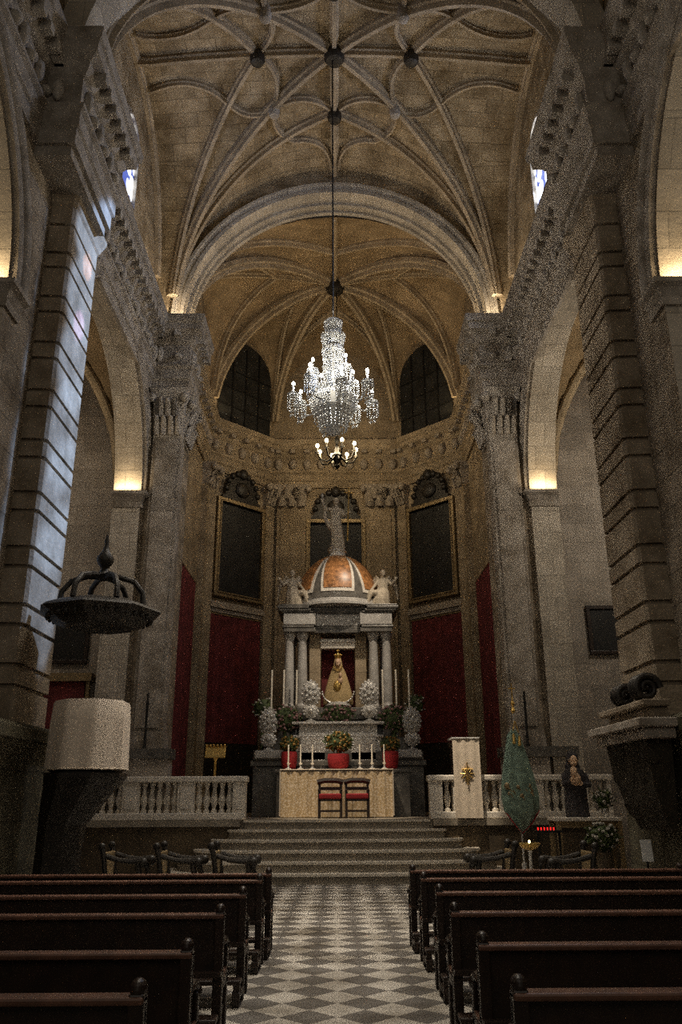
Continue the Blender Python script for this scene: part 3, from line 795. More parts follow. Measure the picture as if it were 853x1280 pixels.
b = MB().box(-1.2,1.2,-1.5,-.7,1.68,2.1); b.box(-1.1,1.1,-1.4,-.7,2.1,2.42); b.box(-1.26,1.26,-1.56,-.7,2.06,2.13); b.box(-1.3,1.3,-1.5,-.6,2.42,2.5)
for x in (-.7,.7): b.box(x-.35,x+.35,-1.58,-1.5,1.2,2.06)
b.build('silver_front', M['silver'], r, bevel=.02)
b = MB().box(-1.75,1.75,-.85,.9,2.1,2.6); b.box(-1.8,1.8,-.95,.95,2.6,2.72); b.box(-1.75,1.75,-.85,.9,2.72,2.95); b.build('base', M['marble_dk'], r, bevel=.02)
c0 = None
for x in (-1.45,-1.06,1.06,1.45):
    for y in (-.62,) if True else ():
        if c0 is None:
            c0 = MB().lathe([(.19,0),(.19,.06),(.15,.1),(.145,.16),(.15,.9),(.125,1.95),(.13,2.0),(.15,2.03),(.19,2.14),(.2,2.2)],0,0,18).build('column', M['marble'], r, smooth=True, loc=(x,y,2.95))
        else:
            q = c0.copy(); col.objects.link(q); q.parent = r; q.location = (x,y,2.95)
for x in (-1.45,-1.06,1.06,1.45):
    q = c0.copy(); col.objects.link(q); q.parent = r; q.location = (x,.62,2.95)
b = MB(); b.box(-.85,-.52,-.42,-.2,2.95,5.15); b.box(.52,.85,-.42,-.2,2.95,5.15); b.build('inner_pier', M['apse'], r)
MB().box(-.5,.5,.1,.2,2.95,5.0).build('niche_back', M['red'], r)
b = MB().box(-.52,.52,-.46,-.18,4.72,5.02); b.box(-.55,.55,-.5,-.15,4.9,4.95); b.build('lintel', M['marble_wh'], r, bevel=.02)
b = MB(); ez = lambda z: 5.15+(z-5.15)*.83
for w, br, z0, z1 in ((1.62,.2,5.15,5.3),(1.66,.22,5.3,5.38),(1.6,.19,5.38,5.85),(1.68,.2,5.85,5.9),(1.76,.22,5.9,5.98),(1.82,.24,5.98,6.07),(1.78,.23,6.07,6.14)):
    b.prism(oct_sec(w,w*.56,br),ez(z0),ez(z1))
b.build('entablature', M['marble_dk'], r, bevel=.012)
b = MB().prism(oct_sec(1.62,.915,.2),ez(5.42),ez(5.82)); b.build('frieze', M['marble'], r)
MB().lathe([(1.38,5.95),(1.38,6.03),(1.32,6.06),(1.30,6.16),(1.33,6.18),(1.25,6.2)],0,0,32,sy=.9).build('drum', M['marble'], r, smooth=True)
prof = [(1.27*cos(PI/2*k/14*.92),6.16+1.54*sin(PI/2*k/14*.92)) for k in range(15)]
MB().lathe(prof,0,0,48,sy=.9).build('dome', M['marble_dk'], r, smooth=True)
def dome_patch(a0,a1,k0,k1,off,n=10):
    vs = []; fs = []; m = 12
    for sgn in (off,-.02):
        for i in range(m+1):
            t = k0+(k1-k0)*i/m; th = PI/2*.92*t
            shr = 1-.25*(i/m)
            for j in range(n+1):
                mid = (a0+a1)/2; a = mid+(a0+(a1-a0)*j/n-mid)*(1+.35*(i/m))
                R_ = (1.27+sgn)*cos(th); vs.append((R_*cos(a),.9*R_*sin(a),6.16+(1.54+sgn)*sin(th)))
    N1 = (m+1)*(n+1)
    for i in range(m):
        for j in range(n):
            p = i*(n+1)+j; fs += [(p,p+1,p+n+2,p+n+1),(N1+p,N1+p+n+1,N1+p+n+2,N1+p+1)]
    for i in range(m):
        for j in (0,n): p = i*(n+1)+j; fs.append((p,p+n+1,N1+p+n+1,N1+p))
    for j in range(n):
        for i in (0,m): p = i*(n+1)+j; fs.append((p,p+1,N1+p+1,N1+p))
    return MB().add(vs,fs)
for k in range(6):
    a = -PI/2+k*PI/3; h = math.radians(23)
    f = dome_patch(a-h,a+h,.08,.97,.025).build('dome_frame', M['marble_wh'], r, smooth=True)
    dome_patch(a-h*.84,a+h*.84,.13,.97,.045).build('dome_panel', M['marble_br'], f, smooth=True)
MB().lathe([(.34,7.62),(.36,7.68),(.3,7.7),(.26,7.76),(.24,7.84),(.3,7.88),(.28,7.92)],0,0,24).build('finial_base', M['marble_wh'], r, smooth=True)
SH_TOP = PZ+7.92

# ------------------------------------------------------------------ stone figures
def hand(b, p, d, s=1.0):          # palm with five small fingers, d = pointing direction
    p = Vector(p); d = Vector(d).normalized(); side = d.cross(Vector((0,1,0.2))).normalized()
    b.ball(p,.045*s,.035*s,.05*s,seg=10,rings=6)
    for k, l in enumerate((.07,.085,.08,.065)):
        o = side*(.028*(k-1.5))*s; b.tube([p+o,p+o+d*l*.7*s,p+o+d*l*s+Vector((0,-.02*s,0))],[.014*s,.013*s,.009*s],6)
    b.tube([p-side*.03*s,p-side*.07*s+d*.03*s,p-side*.075*s+d*.06*s],[.015*s,.014*s,.01*s],6)
def head(b, c, s=1.0, hair=True):  # faces -y
    x,y,z = c
    b.ball((x,y,z),.088*s,.105*s,.125*s,seg=14,rings=10); b.ball((x,y-.07*s,z-.06*s),.06*s,.05*s,.06*s)
    b.tube([(x,y-.1*s,z+.03*s),(x,y-.125*s,z-.02*s)],[.012*s,.02*s],6)
    for e in (-1,1):
        b.ball((x+e*.035*s,y-.095*s,z+.015*s),.017*s,.012*s,.011*s,seg=8,rings=6); b.ball((x+e*.09*s,y,z),.015*s,.025*s,.03*s,seg=8,rings=6)
    b.ball((x,y-.108*s,z-.062*s),.025*s,.012*s,.009*s,seg=8,rings=6)
    if hair: b.ball((x,y+.035*s,z+.03*s),.1*s,.1*s,.125*s,seg=12,rings=8); b.ball((x,y+.07*s,z-.1*s),.085*s,.05*s,.1*s)
def robe(b, secs, seg=28, folds=9, amp=.06):
    n = len(b.v)
    for z,cx,cy,rx,ry in secs:
        for k in range(seg):
            a = 2*PI*k/seg; q = 1+amp*sin(folds*a+z*1.3)*max(0,1-z/1.4)
            b.v.append((cx+rx*q*cos(a),cy+ry*q*sin(a),z))
    for i in range(len(secs)-1):
        for k in range(seg):
            k2 = (k+1)%seg; b.f.append((n+i*seg+k,n+i*seg+k2,n+(i+1)*seg+k2,n+(i+1)*seg+k))
    b.f.append(tuple(n+k for k in range(seg))[::-1]); b.f.append(tuple(n+(len(secs)-1)*seg+k for k in range(seg)))
def fuse(o, vox=.018):
    m = o.modifiers.new('fuse','REMESH'); m.mode = 'VOXEL'; m.voxel_size = vox; m.use_smooth_shade = True
    s = o.modifiers.new('soft','SMOOTH'); s.iterations = 2; s.factor = .4
# the statue on the dome
r = thing('statue', 'pale standing statue with raised arm crowning the shrine dome', 'statue', (TX-.04,TY,SH_TOP))
b = MB()
b.lathe([(.26,0),(.28,.05),(.24,.1)],0,0,20)
robe(b,[(.08,.06,0,.24,.2),(.35,.05,0,.21,.17),(.7,.01,0,.2,.16),(.95,-.02,0,.2,.155),(1.1,-.02,0,.17,.13),(1.3,0,0,.2,.14),(1.42,0,0,.19,.12),(1.47,0,0,.08,.08),(1.56,0,-.01,.055,.06)])
head(b,(0,-.02,1.66),1.0)
b.tube([(-.17,0,1.4),(-.36,-.06,1.40),(-.44,-.1,1.62)],[.07,.058,.045],10); hand(b,(-.45,-.11,1.68),(0,0,1))
b.tube([(-.36,-.02,1.38),(-.36,0,1.1),(-.2,.02,.8),(-.08,.02,.62)],[.05,.07,.09,.05],10)
b.tube([(.17,0,1.4),(.27,-.05,1.16),(.36,-.16,1.2)],[.07,.06,.045],10); hand(b,(.39,-.18,1.22),(.3,0,1))
o = b.build('figure', M['statue'], r, smooth=True); fuse(o)
MB().lathe([(.02,0),(.05,.04),(.06,.1),(.02,.14),(.045,.17)],-.45,-.12,10).xf(Matrix.Translation((0,0,0)),MB()).build('chalice', M['silver_s'], r, smooth=True).location = (0,0,1.74)
b = MB().tube([(.36,-.2,.25),(.42,-.2,2.1)],.022,8); b.tube([(.26,-.2,1.92),(.56,-.2,1.9)],.018,8); b.build('cross_staff', M['gold'], r)
# seated angels on the cornice
def angel(loc, label, mirror=False):
    r = thing('angel_statue', label, 'statue', loc, 0, 'pale angels on the shrine cornice')
    b = MB()
    robe(b,[(0,0,0,.3,.26),(.2,.02,-.03,.27,.26),(.42,.05,-.02,.24,.22),(.55,.08,.02,.17,.15),(.75,.1,.02,.18,.13),(.86,.1,.02,.15,.11),(.9,.1,.02,.06,.06),(.96,.1,.0,.05,.05)])
    head(b,(.1,-.02,1.04),.9)
    b.tube([(.22,0,.84),(.36,-.1,.66),(.46,-.2,.78)],[.06,.05,.04],8); hand(b,(.48,-.21,.83),(.3,0,1),.9)
    b.tube([(-.02,0,.84),(-.16,-.08,.64),(-.26,-.16,.5)],[.06,.05,.04],8); hand(b,(-.28,-.18,.46),(-.5,0,-1),.9)
    b.tube([(-.05,-.1,.4),(-.3,-.22,.38),(-.42,-.24,.06),(-.5,-.28,.04)],[.12,.1,.07,.05],8)
    o = b.build('figure', M['statue'], r, smooth=True); fuse(o)
    w = MB()
    for sx in (-1,1):
        for k in range(5):
            w.tube([(.1+sx*.06,.12,.8),(.1+sx*(.2+.05*k),.2,.98-.07*k),(.1+sx*(.3+.04*k),.24,.86-.15*k)],[.06,.06,.02],7)
    w.build('wings', M['statue'], r, smooth=True)
    return r
a1 = angel((TX-1.3,TY-.55,PZ+5.975),'pale winged angel seated on the shrine cornice, left of the dome')
a1.scale = (-1,1,1)
dup(a1,(TX+1.3,TY-.55,PZ+5.975),label='pale winged angel seated on the shrine cornice, right of the dome').scale = (1,1,1)

# the dressed Madonna in the niche
r = thing('madonna_statue', 'crowned Madonna in a flared gold mantle in the shrine niche', 'statue', (TX,TY-.62,PZ+2.95))
b = MB(); b.lathe([(.36,0),(.4,.06),(.34,.12),(.3,.16)],0,0,24); b.build('pedestal', M['silver'], r, smooth=True)
b = MB(); robe(b,[(.1,0,0,.43,.2),(.2,0,0,.44,.22),(.45,0,0,.40,.2),(.7,0,0,.33,.17),(.95,0,0,.25,.15),(1.1,0,0,.19,.13),(1.22,0,0,.13,.11),(1.34,0,.02,.12,.11),(1.46,0,.03,.09,.09),(1.5,0,.03,.03,.03)],36,9,.03)
b.build('mantle', M['mantle'], r, smooth=True)
b = MB(); head(b,(0,-.12,1.31),.95,False); b.build('face', M['skin'], r, smooth=True)
b = MB()
for k in range(15):
    a = PI+PI*k/14; b.ball((.46*cos(a),-.2,.44+.34*sin(a)),.03,.02,.026,seg=8,rings=6)
pts = [(.46*cos(PI+PI*k/20),-.19,.44+.34*sin(PI+PI*k/20)) for k in range(21)]
b.tube(pts,[.01+.022*sin(PI*k/20) for k in range(21)],8); b.build('crescent', M['silver_s'], r, smooth=True)
b = MB().lathe([(.075,1.44),(.09,1.47),(.11,1.53),(.07,1.56),(.02,1.62)],0,0,16)
for k in range(8): b.ball((.1*cos(k*PI/4),.1*sin(k*PI/4),1.55),.02,seg=6,rings=5)
b.tube([(0,0,1.6),(0,0,1.72)],.01,6); b.tube([(-.04,0,1.68),(.04,0,1.68)],.01,6); b.build('crown', M['gold'], r, smooth=True)
b = MB(); head(b,(.07,-.24,.92),.5); b.ball((.06,-.2,.78),.08,.07,.11); b.build('child', M['skin'], r, smooth=True)
b = MB(); b.ball((-.02,-.2,.62),.11,.05,.16); b.tube([(-.13,-.12,1.2),(-.06,-.17,1.08),(.06,-.17,1.08),(.13,-.12,1.2)],.02,6); b.build('breastplate', M['gold'], r, smooth=True)

# silver altar ornaments (upright silver bouquets)
def urn(loc, label):
    r = thing('silver_ornament', label, 'ornament', loc, 0, 'silver bouquet ornaments on the shrine')
    v = MB().lathe([(.15,0),(.16,.03),(.06,.07),(.05,.1),(.10,.14)],0,0,18,sy=.7); v.ball((0,0,.3),.22,.09,.19,seg=20,rings=12)
    for k in range(12):
        a = 2*PI*k/12; v.ball((.2*cos(a),-.01,.3+.17*sin(a)),.045,.04,.045,seg=8,rings=6)
    v.ball((0,-.08,.3),.08,.05,.07,seg=10,rings=7); v.build('vase', M['silver'], r, smooth=True)
    b = MB().ball((0,0,.78),.26,.09,.36,seg=24,rings=14)
    for k in range(16):
        a = 2*PI*k/16; b.ball((.25*cos(a),0,.78+.35*sin(a)),.05,.04,.05,seg=8,rings=6)
    for k in range(7):
        a = 2*PI*k/7; b.ball((.13*cos(a),-.07,.78+.18*sin(a)),.055,.05,.055,seg=8,rings=6)
    b.ball((0,-.09,.78),.07,.05,.07,seg=8,rings=6); b.ball((0,0,1.14),.05,.04,.06,seg=8,rings=6)
    b.build('bouquet', M['silver'], r, smooth=True)
    return r
u0 = urn((TX-.78,23.7,PZ+2.5),'upper silver bouquet ornament left of the Madonna')
dup(u0,(TX+.88,23.7,PZ+2.5),label='upper silver bouquet ornament right of the Madonna')
dup(u0,(-1.9,23.62,PZ+1.72),label='lower silver bouquet ornament at the far left of the shrine base')
dup(u0,(2.12,23.62,PZ+1.72),label='lower silver bouquet ornament at the far right of the shrine base')
# tall candles
names = [('outermost tall white candle left of the shrine',-1.87),('middle tall white candle of the three left of the shrine',-1.52),('innermost tall white candle left of the shrine',-1.15),
         ('innermost tall white candle right of the shrine',1.34),('middle tall white candle of the three right of the shrine',1.73),('outermost tall white candle right of the shrine',2.1)]
t0 = None
for lab, x in names:
    if t0 is None: t0 = candle(lab,(x,23.95,PZ+2.1),.75,1.15,.028,'tall candles flanking the shrine')
    else: dup(t0,(x,23.95,PZ+2.1),label=lab)
# flowers
def bouquet(name, loc, rx, ry, rz, h0, petal, pot, label, cat='flowers', group=None, n=150, potr=.2, potmat=None):
    r = thing(name, label, cat, loc, 0, group)
    if pot: MB().lathe([(potr*.7,0),(potr*.9,pot*.2),(potr,pot*.7),(potr*.95,pot)],0,0,18).build('pot', potmat or M['red_b'], r, smooth=True)
    fl = MB(); lf = MB()
    for k in range(n):
        a = random.random()*2*PI; u = random.uniform(-1,1); q = random.uniform(.75,1.05); s = math.sqrt(1-u*u)
        p = (rx*q*s*cos(a),ry*q*s*sin(a),h0+rz*q*u)
        if k % 2:
            w = random.uniform(.025,.05); fl.ball(p,w,w,w*.8,seg=7,rings=5)
        else:
            t = Vector((random.uniform(-.5,.5),random.uniform(-.5,.5),random.uniform(-.2,.8))).normalized(); p = Vector(p)
            lf.tube([p-t*.07,p,p+t*.09],[.008,.028,.004],5)
    lf.ball((0,0,h0),rx*.8,ry*.8,rz*.8,seg=14,rings=9)
    lf.tube([(0,0,pot*.8 if pot else 0),(0,0,h0)],.05,8)
    lf.build('foliage', M['leaf'], r, smooth=True); fl.build('blossoms', petal, r, smooth=True)
    return r
G = 'flower arrangements at the shrine'
b = thing('flower_stand', 'low dark step behind the altar holding the red flower pots', 'stand', (0,23.05,PZ)); MB().box(-1.6,1.95,-.22,.25,0,1.12).build('top', M['marble_dk'], b, bevel=.01); MB().box(-1.65,2.0,-.26,.25,1.12,1.2).build('ledge', M['marble_dk'], b, bevel=.01)
Zs = PZ+1.2
bouquet('potted_flowers',(-1.28,23.0,Zs),.26,.16,.2,.66,M['petal_o'],.46,'amber flowers in a red-wrapped pot left of centre','flowers',G,potr=.22)
bouquet('potted_flowers',(.05,23.0,Zs),.38,.18,.28,.72,M['petal_o'],.40,'large amber and green flowers in the central red pot','flowers',G,200,.3)
bouquet('potted_flowers',(1.46,23.0,Zs),.26,.16,.2,.66,M['petal_o'],.46,'amber flowers in a red-wrapped pot right of centre','flowers',G,potr=.22)
bouquet('flower_mound',(-1.45,23.7,PZ+1.68),.46,.18,.38,.92,M['petal_p'],0,'mauve flower mound before the left tall candles','flowers',G,220)
bouquet('flower_mound',(1.62,23.7,PZ+1.68),.46,.18,.38,.92,M['petal_p'],0,'mauve flower mound before the right tall candles','flowers',G,220)
bouquet('flower_mound',(TX,23.72,PZ+2.5),.5,.14,.24,.24,M['petal_p'],0,'mauve and green flowers at the feet of the Madonna','flowers',G,160)
bouquet('flower_spray',(-2.15,24.4,PZ+1.68),.3,.15,.3,1.3,M['petal_w'],0,'pale spray of leaves beside the left red hanging','flowers',G,60)
bouquet('flower_spray',(2.3,24.4,PZ+1.68),.3,.15,.34,1.35,M['petal_w'],0,'pale spray of leaves beside the right red hanging','flowers',G,60)

# ------------------------------------------------------------------ ambo with white veil
r = thing('ambo', 'narrow reading desk standing behind the right balustrade', 'lectern', (3.08,20.95,PZ))
MB().box(-.25,.25,-.1,.2,0,1.6).build('body', M['wood'], r); MB().cb(0,.05,1.68,.6,.45,.05,0,.3).build('desk', M['wood'], r)
r = thing('lectern_veil', 'tall off-white lectern cloth with gold emblem, right of the steps', 'cloth', (3.08,20.18,PZ))
b = MB(); n = 24; vs = []; fs = []
for k in range(n+1):
    x = -.32+.64*k/n; dy = -.03-.008*sin(k*.8)
    vs += [(x,dy,.02),(x,dy,1.8),(x,.02+dy,1.8),(x,.02+dy,.02)]
for k in range(n):
    a = 4*k; c = a+4; fs += [(a,c,c+1,a+1),(a+1,c+1,c+2,a+2),(a+2,c+2,c+3,a+3),(a+3,c+3,c,a)]
fs += [(0,1,2,3),(4*n,4*n+3,4*n+2,4*n+1)]
MB().add(vs,fs).build('front_panel', M['cloth_w'], r, smooth=True)
MB().box(-.33,.33,-.05,.75,1.8,1.83).build('top_panel', M['paper'], r)
b = MB().tube([(0,-.055,.75),(0,-.055,1.25)],.018,6); b.tube([(-.12,-.055,1.1),(.12,-.055,1.1)],.018,6)
for k in range(10):
    a = 2*PI*k/10; b.tube([(.06*cos(a),-.05,1.0+.06*sin(a)),(.17*cos(a),-.05,1.0+.19*sin(a))],[.02,.006],6)
b.build('emblem', M['gold'], r)
# golden book stand on the left
r = thing('book_stand', 'gilt reading stand behind the left balustrade', 'lectern', (-2.98,20.95,PZ))
MB().lathe([(.16,0),(.16,.04),(.05,.1),(.035,.4),(.06,.55),(.03,.7),(.03,1.35),(.07,1.42)],0,0,16).build('stem', M['gold'], r, smooth=True)
b = MB().cb(0,-.02,1.55,.5,.05,.28,0,-.35); b.build('desk', M['gold'], r, bevel=.01)
b = MB()
for k in range(6): b.ball((-.22+.088*k,-.02,1.71),.035,seg=8,rings=6)
b.build('cresting', M['gold'], r, smooth=True)

# ------------------------------------------------------------------ chandeliers
CX, CY, CZ = -.05, 16.9, 9.45
r = thing('crystal_chandelier', 'large lit crystal chandelier hanging in the nave before the altar', 'chandelier', (CX,CY,CZ))
MB().tube([(0,0,3.05),(0,0,20.9-CZ)],.022,6).build('cable', M['iron'], r)
st = [(.06,0),(.14,.06),(.2,.14),(.12,.2),(.3,.38),(.48,.62),(.56,.86),(.5,.98),(.3,1.04),(.16,1.12),(.14,1.25),(.22,1.36),(.25,1.5),(.21,1.75),(.22,2.05),(.27,2.15),(.25,2.25),(.17,2.32),(.25,2.42),(.27,2.55),(.2,2.66),(.15,2.72),(.2,2.8),(.21,2.92),(.16,3.02),(.05,3.08)]
MB().lathe(st,0,0,22).build('stem', M['crystal'], r, smooth=False)
beads = MB()
def strand(p, q, sag, n, rb):
    for k in range(n+1):
        t = k/n; beads.ball((p[0]+(q[0]-p[0])*t,p[1]+(q[1]-p[1])*t,p[2]+(q[2]-p[2])*t-sag*4*t*(1-t)),rb,rb,rb*1.4,seg=6,rings=4)
for k in range(22):
    a = 2*PI*k/22
    for rr, z0, z1 in ((.5,.95,.35),(.57,.9,.62),(.36,.5,.16),(.26,2.2,1.9),(.28,2.6,2.35),(.24,1.75,1.15),(.21,2.95,2.72)):
        strand((rr*cos(a),rr*sin(a),z0),(rr*.86*cos(a),rr*.86*sin(a),z1),0,5,.02)
o = beads.build('crystal_drops', M['crystal'], r); o['kind'] = 'stuff'
for k in range(12):
    inner = k >= 8
    a = (2*PI*k/8+.2) if not inner else (2*PI*(k-8)/4+.55)
    R_ = .93 if not inner else .55; zt = (1.18+.16*(k%2)) if not inner else 1.75
    pts = [(.15*cos(a),.15*sin(a),.95),(R_*.45*cos(a),R_*.45*sin(a),.72),(R_*.8*cos(a),R_*.8*sin(a),.7),(R_*cos(a),R_*sin(a),zt-.28)]
    if inner: pts = [(.15*cos(a),.15*sin(a),1.1),(R_*.6*cos(a),R_*.6*sin(a),1.0),(R_*cos(a),R_*sin(a),zt-.28)]
    ar = MB().tube(pts,.026,7).build('arm', M['crystal'], r, smooth=True)
    x, y = R_*cos(a), R_*sin(a)
    MB().lathe([(.03,zt-.3),(.13,zt-.24),(.14,zt-.22),(.04,zt-.2),(.025,zt-.18),(.025,zt)],x,y,10).build('candle', M['crystal'], ar, smooth=True)
    MB().ball((x,y,zt+.045),.034,.034,.055,seg=8,rings=6).build('bulb', M['bulb'], ar)
    dz = MB()
    for j in range(9):
        w = 2*PI*j/9
        for q in range(6): dz.ball((x+.13*cos(w),y+.13*sin(w),zt-.28-.062*q-.0),.017,.017,.03,seg=5,rings=4)
    dz.tube([(x+.13*cos(2*PI*j/18),y+.13*sin(2*PI*j/18),zt-.27) for j in range(19)],.014,5)
    for q in range(1,6): dz.tube([(x+.13*cos(2*PI*j/18),y+.13*sin(2*PI*j/18),zt-.28-.062*q) for j in range(19)],.006,4)
    dz.build('pendants', M['crystal'], ar); dz = MB()
    for q in range(12): 
        w = 2*PI*q/6; dz.ball((x+.06*cos(w),y+.06*sin(w),zt-.62-.05*(q//3)),.022,.022,.04,seg=5,rings=4)
    dz.build('lower_pendants', M['crystal'], ar)
    if k % 2 == 0:
        MB().lathe([(.07,zt-.1),(.05,zt),(.02,zt+.2),(.004,zt+.34)],.5*R_*cos(a+.4),.5*R_*sin(a+.4),8).build('spire', M['crystal'], ar)
# lower warm chandelier in the apse
LX, LY, LZ = 0.05, 26.9, 12.95
r = thing('iron_chandelier', 'dark bronze chandelier with warm bulbs hanging behind the crystal one', 'chandelier', (LX,LY,LZ))
MB().tube([(0,0,1.0),(0,0,20.1-LZ)],.02,6).build('cable', M['iron'], r)
MB().lathe([(.03,-.2),(.1,-.1),(.06,0),(.16,.15),(.2,.3),(.08,.45),(.05,.8),(.09,.9),(.04,1.05)],0,0,14).build('stem', M['iron'], r, smooth=True)
for k in range(8):
    a = 2*PI*k/8+.25; R_ = .72; x, y = R_*cos(a), R_*sin(a)
    ar = MB().tube([(.1*cos(a),.1*sin(a),.3),(.35*cos(a),.35*sin(a),.05),(.6*cos(a),.6*sin(a),.1),(x,y,.32)],.03,7).build('arm', M['iron'], r, smooth=True)
    MB().lathe([(.02,.3),(.08,.36),(.03,.38),(.03,.55)],x,y,10).build('candle', M['wax'], ar, smooth=True)
    MB().ball((x,y,.62),.06,.06,.08,seg=8,rings=6).build('bulb', M['bulb_w'], ar)

# ------------------------------------------------------------------ pulpit, its cloth and canopy
PX, PY = -3.72, 12.75
def hexa(R_, rot=PI/6, n=8): return [(R_*cos(rot+2*PI*k/n),R_*sin(rot+2*PI*k/n)) for k in range(n)]
r = thing('pulpit', 'dark octagonal pulpit on a heavy foot beside the left pier', 'pulpit', (PX,PY,0))
hx = lambda R_, o: [(x+o,y) for x,y in hexa(R_,PI/8)]
b = MB().stack([(hx(.42,-.28),0),(hx(.42,-.28),.18),(hx(.36,-.28),.24),(hx(.32,-.3),.9),(hx(.34,-.28),1.35)]); b.build('foot', M['wood_dk'], r)
b = MB().stack([(hx(.34,-.28),1.35),(hx(.4,-.22),1.5),(hx(.53,-.07),1.85),(hx(.6,0),2.0),(hx(.6,0),2.06)]); b.build('corbel', M['wood_dk'], r)
b = MB().stack([(hexa(.52,PI/8),2.06),(hexa(.52,PI/8),3.0)]); b.stack([(hexa(.54,PI/8),3.0),(hexa(.54,PI/8),3.08)]); b.build('parapet', M['wood_dk'], r)
r = thing('pulpit_cloth', 'large beige cloth draped around the pulpit parapet', 'cloth', (PX,PY,2.1))
vs = []; fs = []; n = 80; hp = hexa(.585,PI/8)
pts = []
for k in range(n+1):
    t = k/n*8; i = int(t)%8; f = t-int(t); a, c = Vector(hp[i]), Vector(hp[(i+1)%8]); pts.append(a.lerp(c,f))
rows = [(0,1.03),(.35,1.015),(.7,1.0),(.96,.97),(1.0,.93)]
for z, k_ in rows:
    for i, p in enumerate(pts):
        q = k_*(1+.012*sin(i*1.1)*(1-z)+.01*sin(i*2.7)*(1-z)); vs.append((p.x*q,p.y*q,z))
for j in range(len(rows)-1):
    for i in range(n): a = j*(n+1)+i; fs.append((a,a+1,a+n+2,a+n+1))
fs.append(tuple((len(rows)-1)*(n+1)+i for i in range(n)))
MB().add(vs,fs).build('drape', M['cloth_pulpit'], r, smooth=True)
MB().tube([(p.x*1.03,p.y*1.03,.015) for p in pts],.014,6).build('hem', M['cloth_w'], r)
r = thing('pulpit_canopy', 'dark wooden sounding board with open crown above the pulpit', 'canopy', (-3.78,12.9,4.35))
b = MB().lathe([(.0,.02),(.55,-.08),(.7,-.02),(.88,.10),(.98,.16),(.92,.21),(.7,.3),(.5,.34),(.0,.36)],0,0,8,rot=0,cap=False); b.build('sounding_board', M['wood_dk'], r)
b = MB()
for k in range(32):
    a = 2*PI*k/32; b.ball((.80*cos(a),.80*sin(a),.06),.035,.035,.05,seg=7,rings=5)
b.build('fringe', M['wood_dk'], r, smooth=True)
for k in range(6):
    a = 2*PI*k/6+.1
    MB().tube([(.66*cos(a),.66*sin(a),.3),(.64*cos(a),.64*sin(a),.5),(.5*cos(a),.5*sin(a),.68),(.25*cos(a),.25*sin(a),.76),(.05*cos(a),.05*sin(a),.76)],[.05,.045,.045,.045,.05],8).build('crown_rib', M['wood_dk'], r, smooth=True)
MB().lathe([(.12,.72),(.15,.78),(.08,.84),(.06,.9),(.13,1.0),(.14,1.08),(.07,1.18),(.03,1.3),(.04,1.36),(.01,1.5)],0,0,14).build('finial', M['wood_dk'], r, smooth=True)
MB().box(-.95,-.2,-.06,.06,.2,.3).build('bracket', M['iron'], r)

# ------------------------------------------------------------------ pews
def pew(S, loc, label, group):
    L = 3.35
    r = thing('pew', label, 'pew', loc, 0, group)
    x0, x1 = (0,L) if S>0 else (-L,0)
    MB().box(x0,x1,.03,.06,.44,.825).build('back_panel', M['wood'], r)
    MB().box(x0,x1,-.03,.09,.825,.86).build('top_rail', M['wood_top'], r, bevel=.012)
    MB().box(x0,x1,.06,.36,.41,.45).build('seat', M['wood_top'], r, bevel=.01)
    MB().box(x0,x1,-.10,.06,.44,.47).build('book_ledge', M['wood'], r)
    k = MB().box(x0,x1,-.30,-.13,.17,.21); k.build('kneeler', M['wood'], r, bevel=.01)
    for e, xx in ((0,0),(1,S*L)):
        q = S*.035 if e == 0 else -S*.035
        b = MB().box(xx+q-.035,xx+q+.035,-.02,.08,0,.87); b.ball((xx+q,.03,.885),.04,.055,.045,seg=12,rings=8)
        b.box(xx+q-.035,xx+q+.035,-.31,-.02,.06,.12); b.box(xx+q-.03,xx+q+.03,-.29,-.23,0,.2)
        b.build('end_post', M['wood'], r, bevel=.012)
        b = MB().box(xx+q-.035,xx+q+.035,.08,.36,.33,.41); b.box(xx+q-.035,xx+q+.035,.28,.36,0,.60)
        b.build('front_leg', M['wood'], r, bevel=.01)
        pts = [(xx+q,.08,.60),(xx+q,.18,.64),(xx+q,.28,.64),(xx+q,.36,.61)]
        b = MB().tube(pts,[.028,.03,.035,.04],8); b.ball((xx+q,.37,.59),.05,.05,.05,seg=10,rings=6); b.build('armrest', M['wood'], r, smooth=True)
        MB().box(xx+q-.02,xx+q+.02,.08,.34,.16,.2).build('stretcher', M['wood'], r)
    return r
rowsL = [(-.77,10.5),(-.81,9.71),(-.84,8.31),(-.87,6.98),(-.84,5.32),(-.87,4.2)]
rowsR = [(.89,10.83),(.92,9.78),(.93,8.41),(.88,6.99),(.85,5.52),(.8,4.23)]
ords = ['front row, nearest the steps','second row from the steps','third row from the steps','fourth row from the steps','fifth row, second nearest','sixth row, nearest the camera']
for S, rows, sd in ((-1,rowsL,'left'),(1,rowsR,'right')):
    p0 = None
    for (x,y), w in zip(rows,ords):
        lab = 'dark wooden pew on the %s of the aisle, %s' % (sd,w); g = 'pews %s of the aisle' % sd
        if p0 is None: p0 = pew(S,(x,y,0),lab,g)
        else: dup(p0,(x,y,0),label=lab)

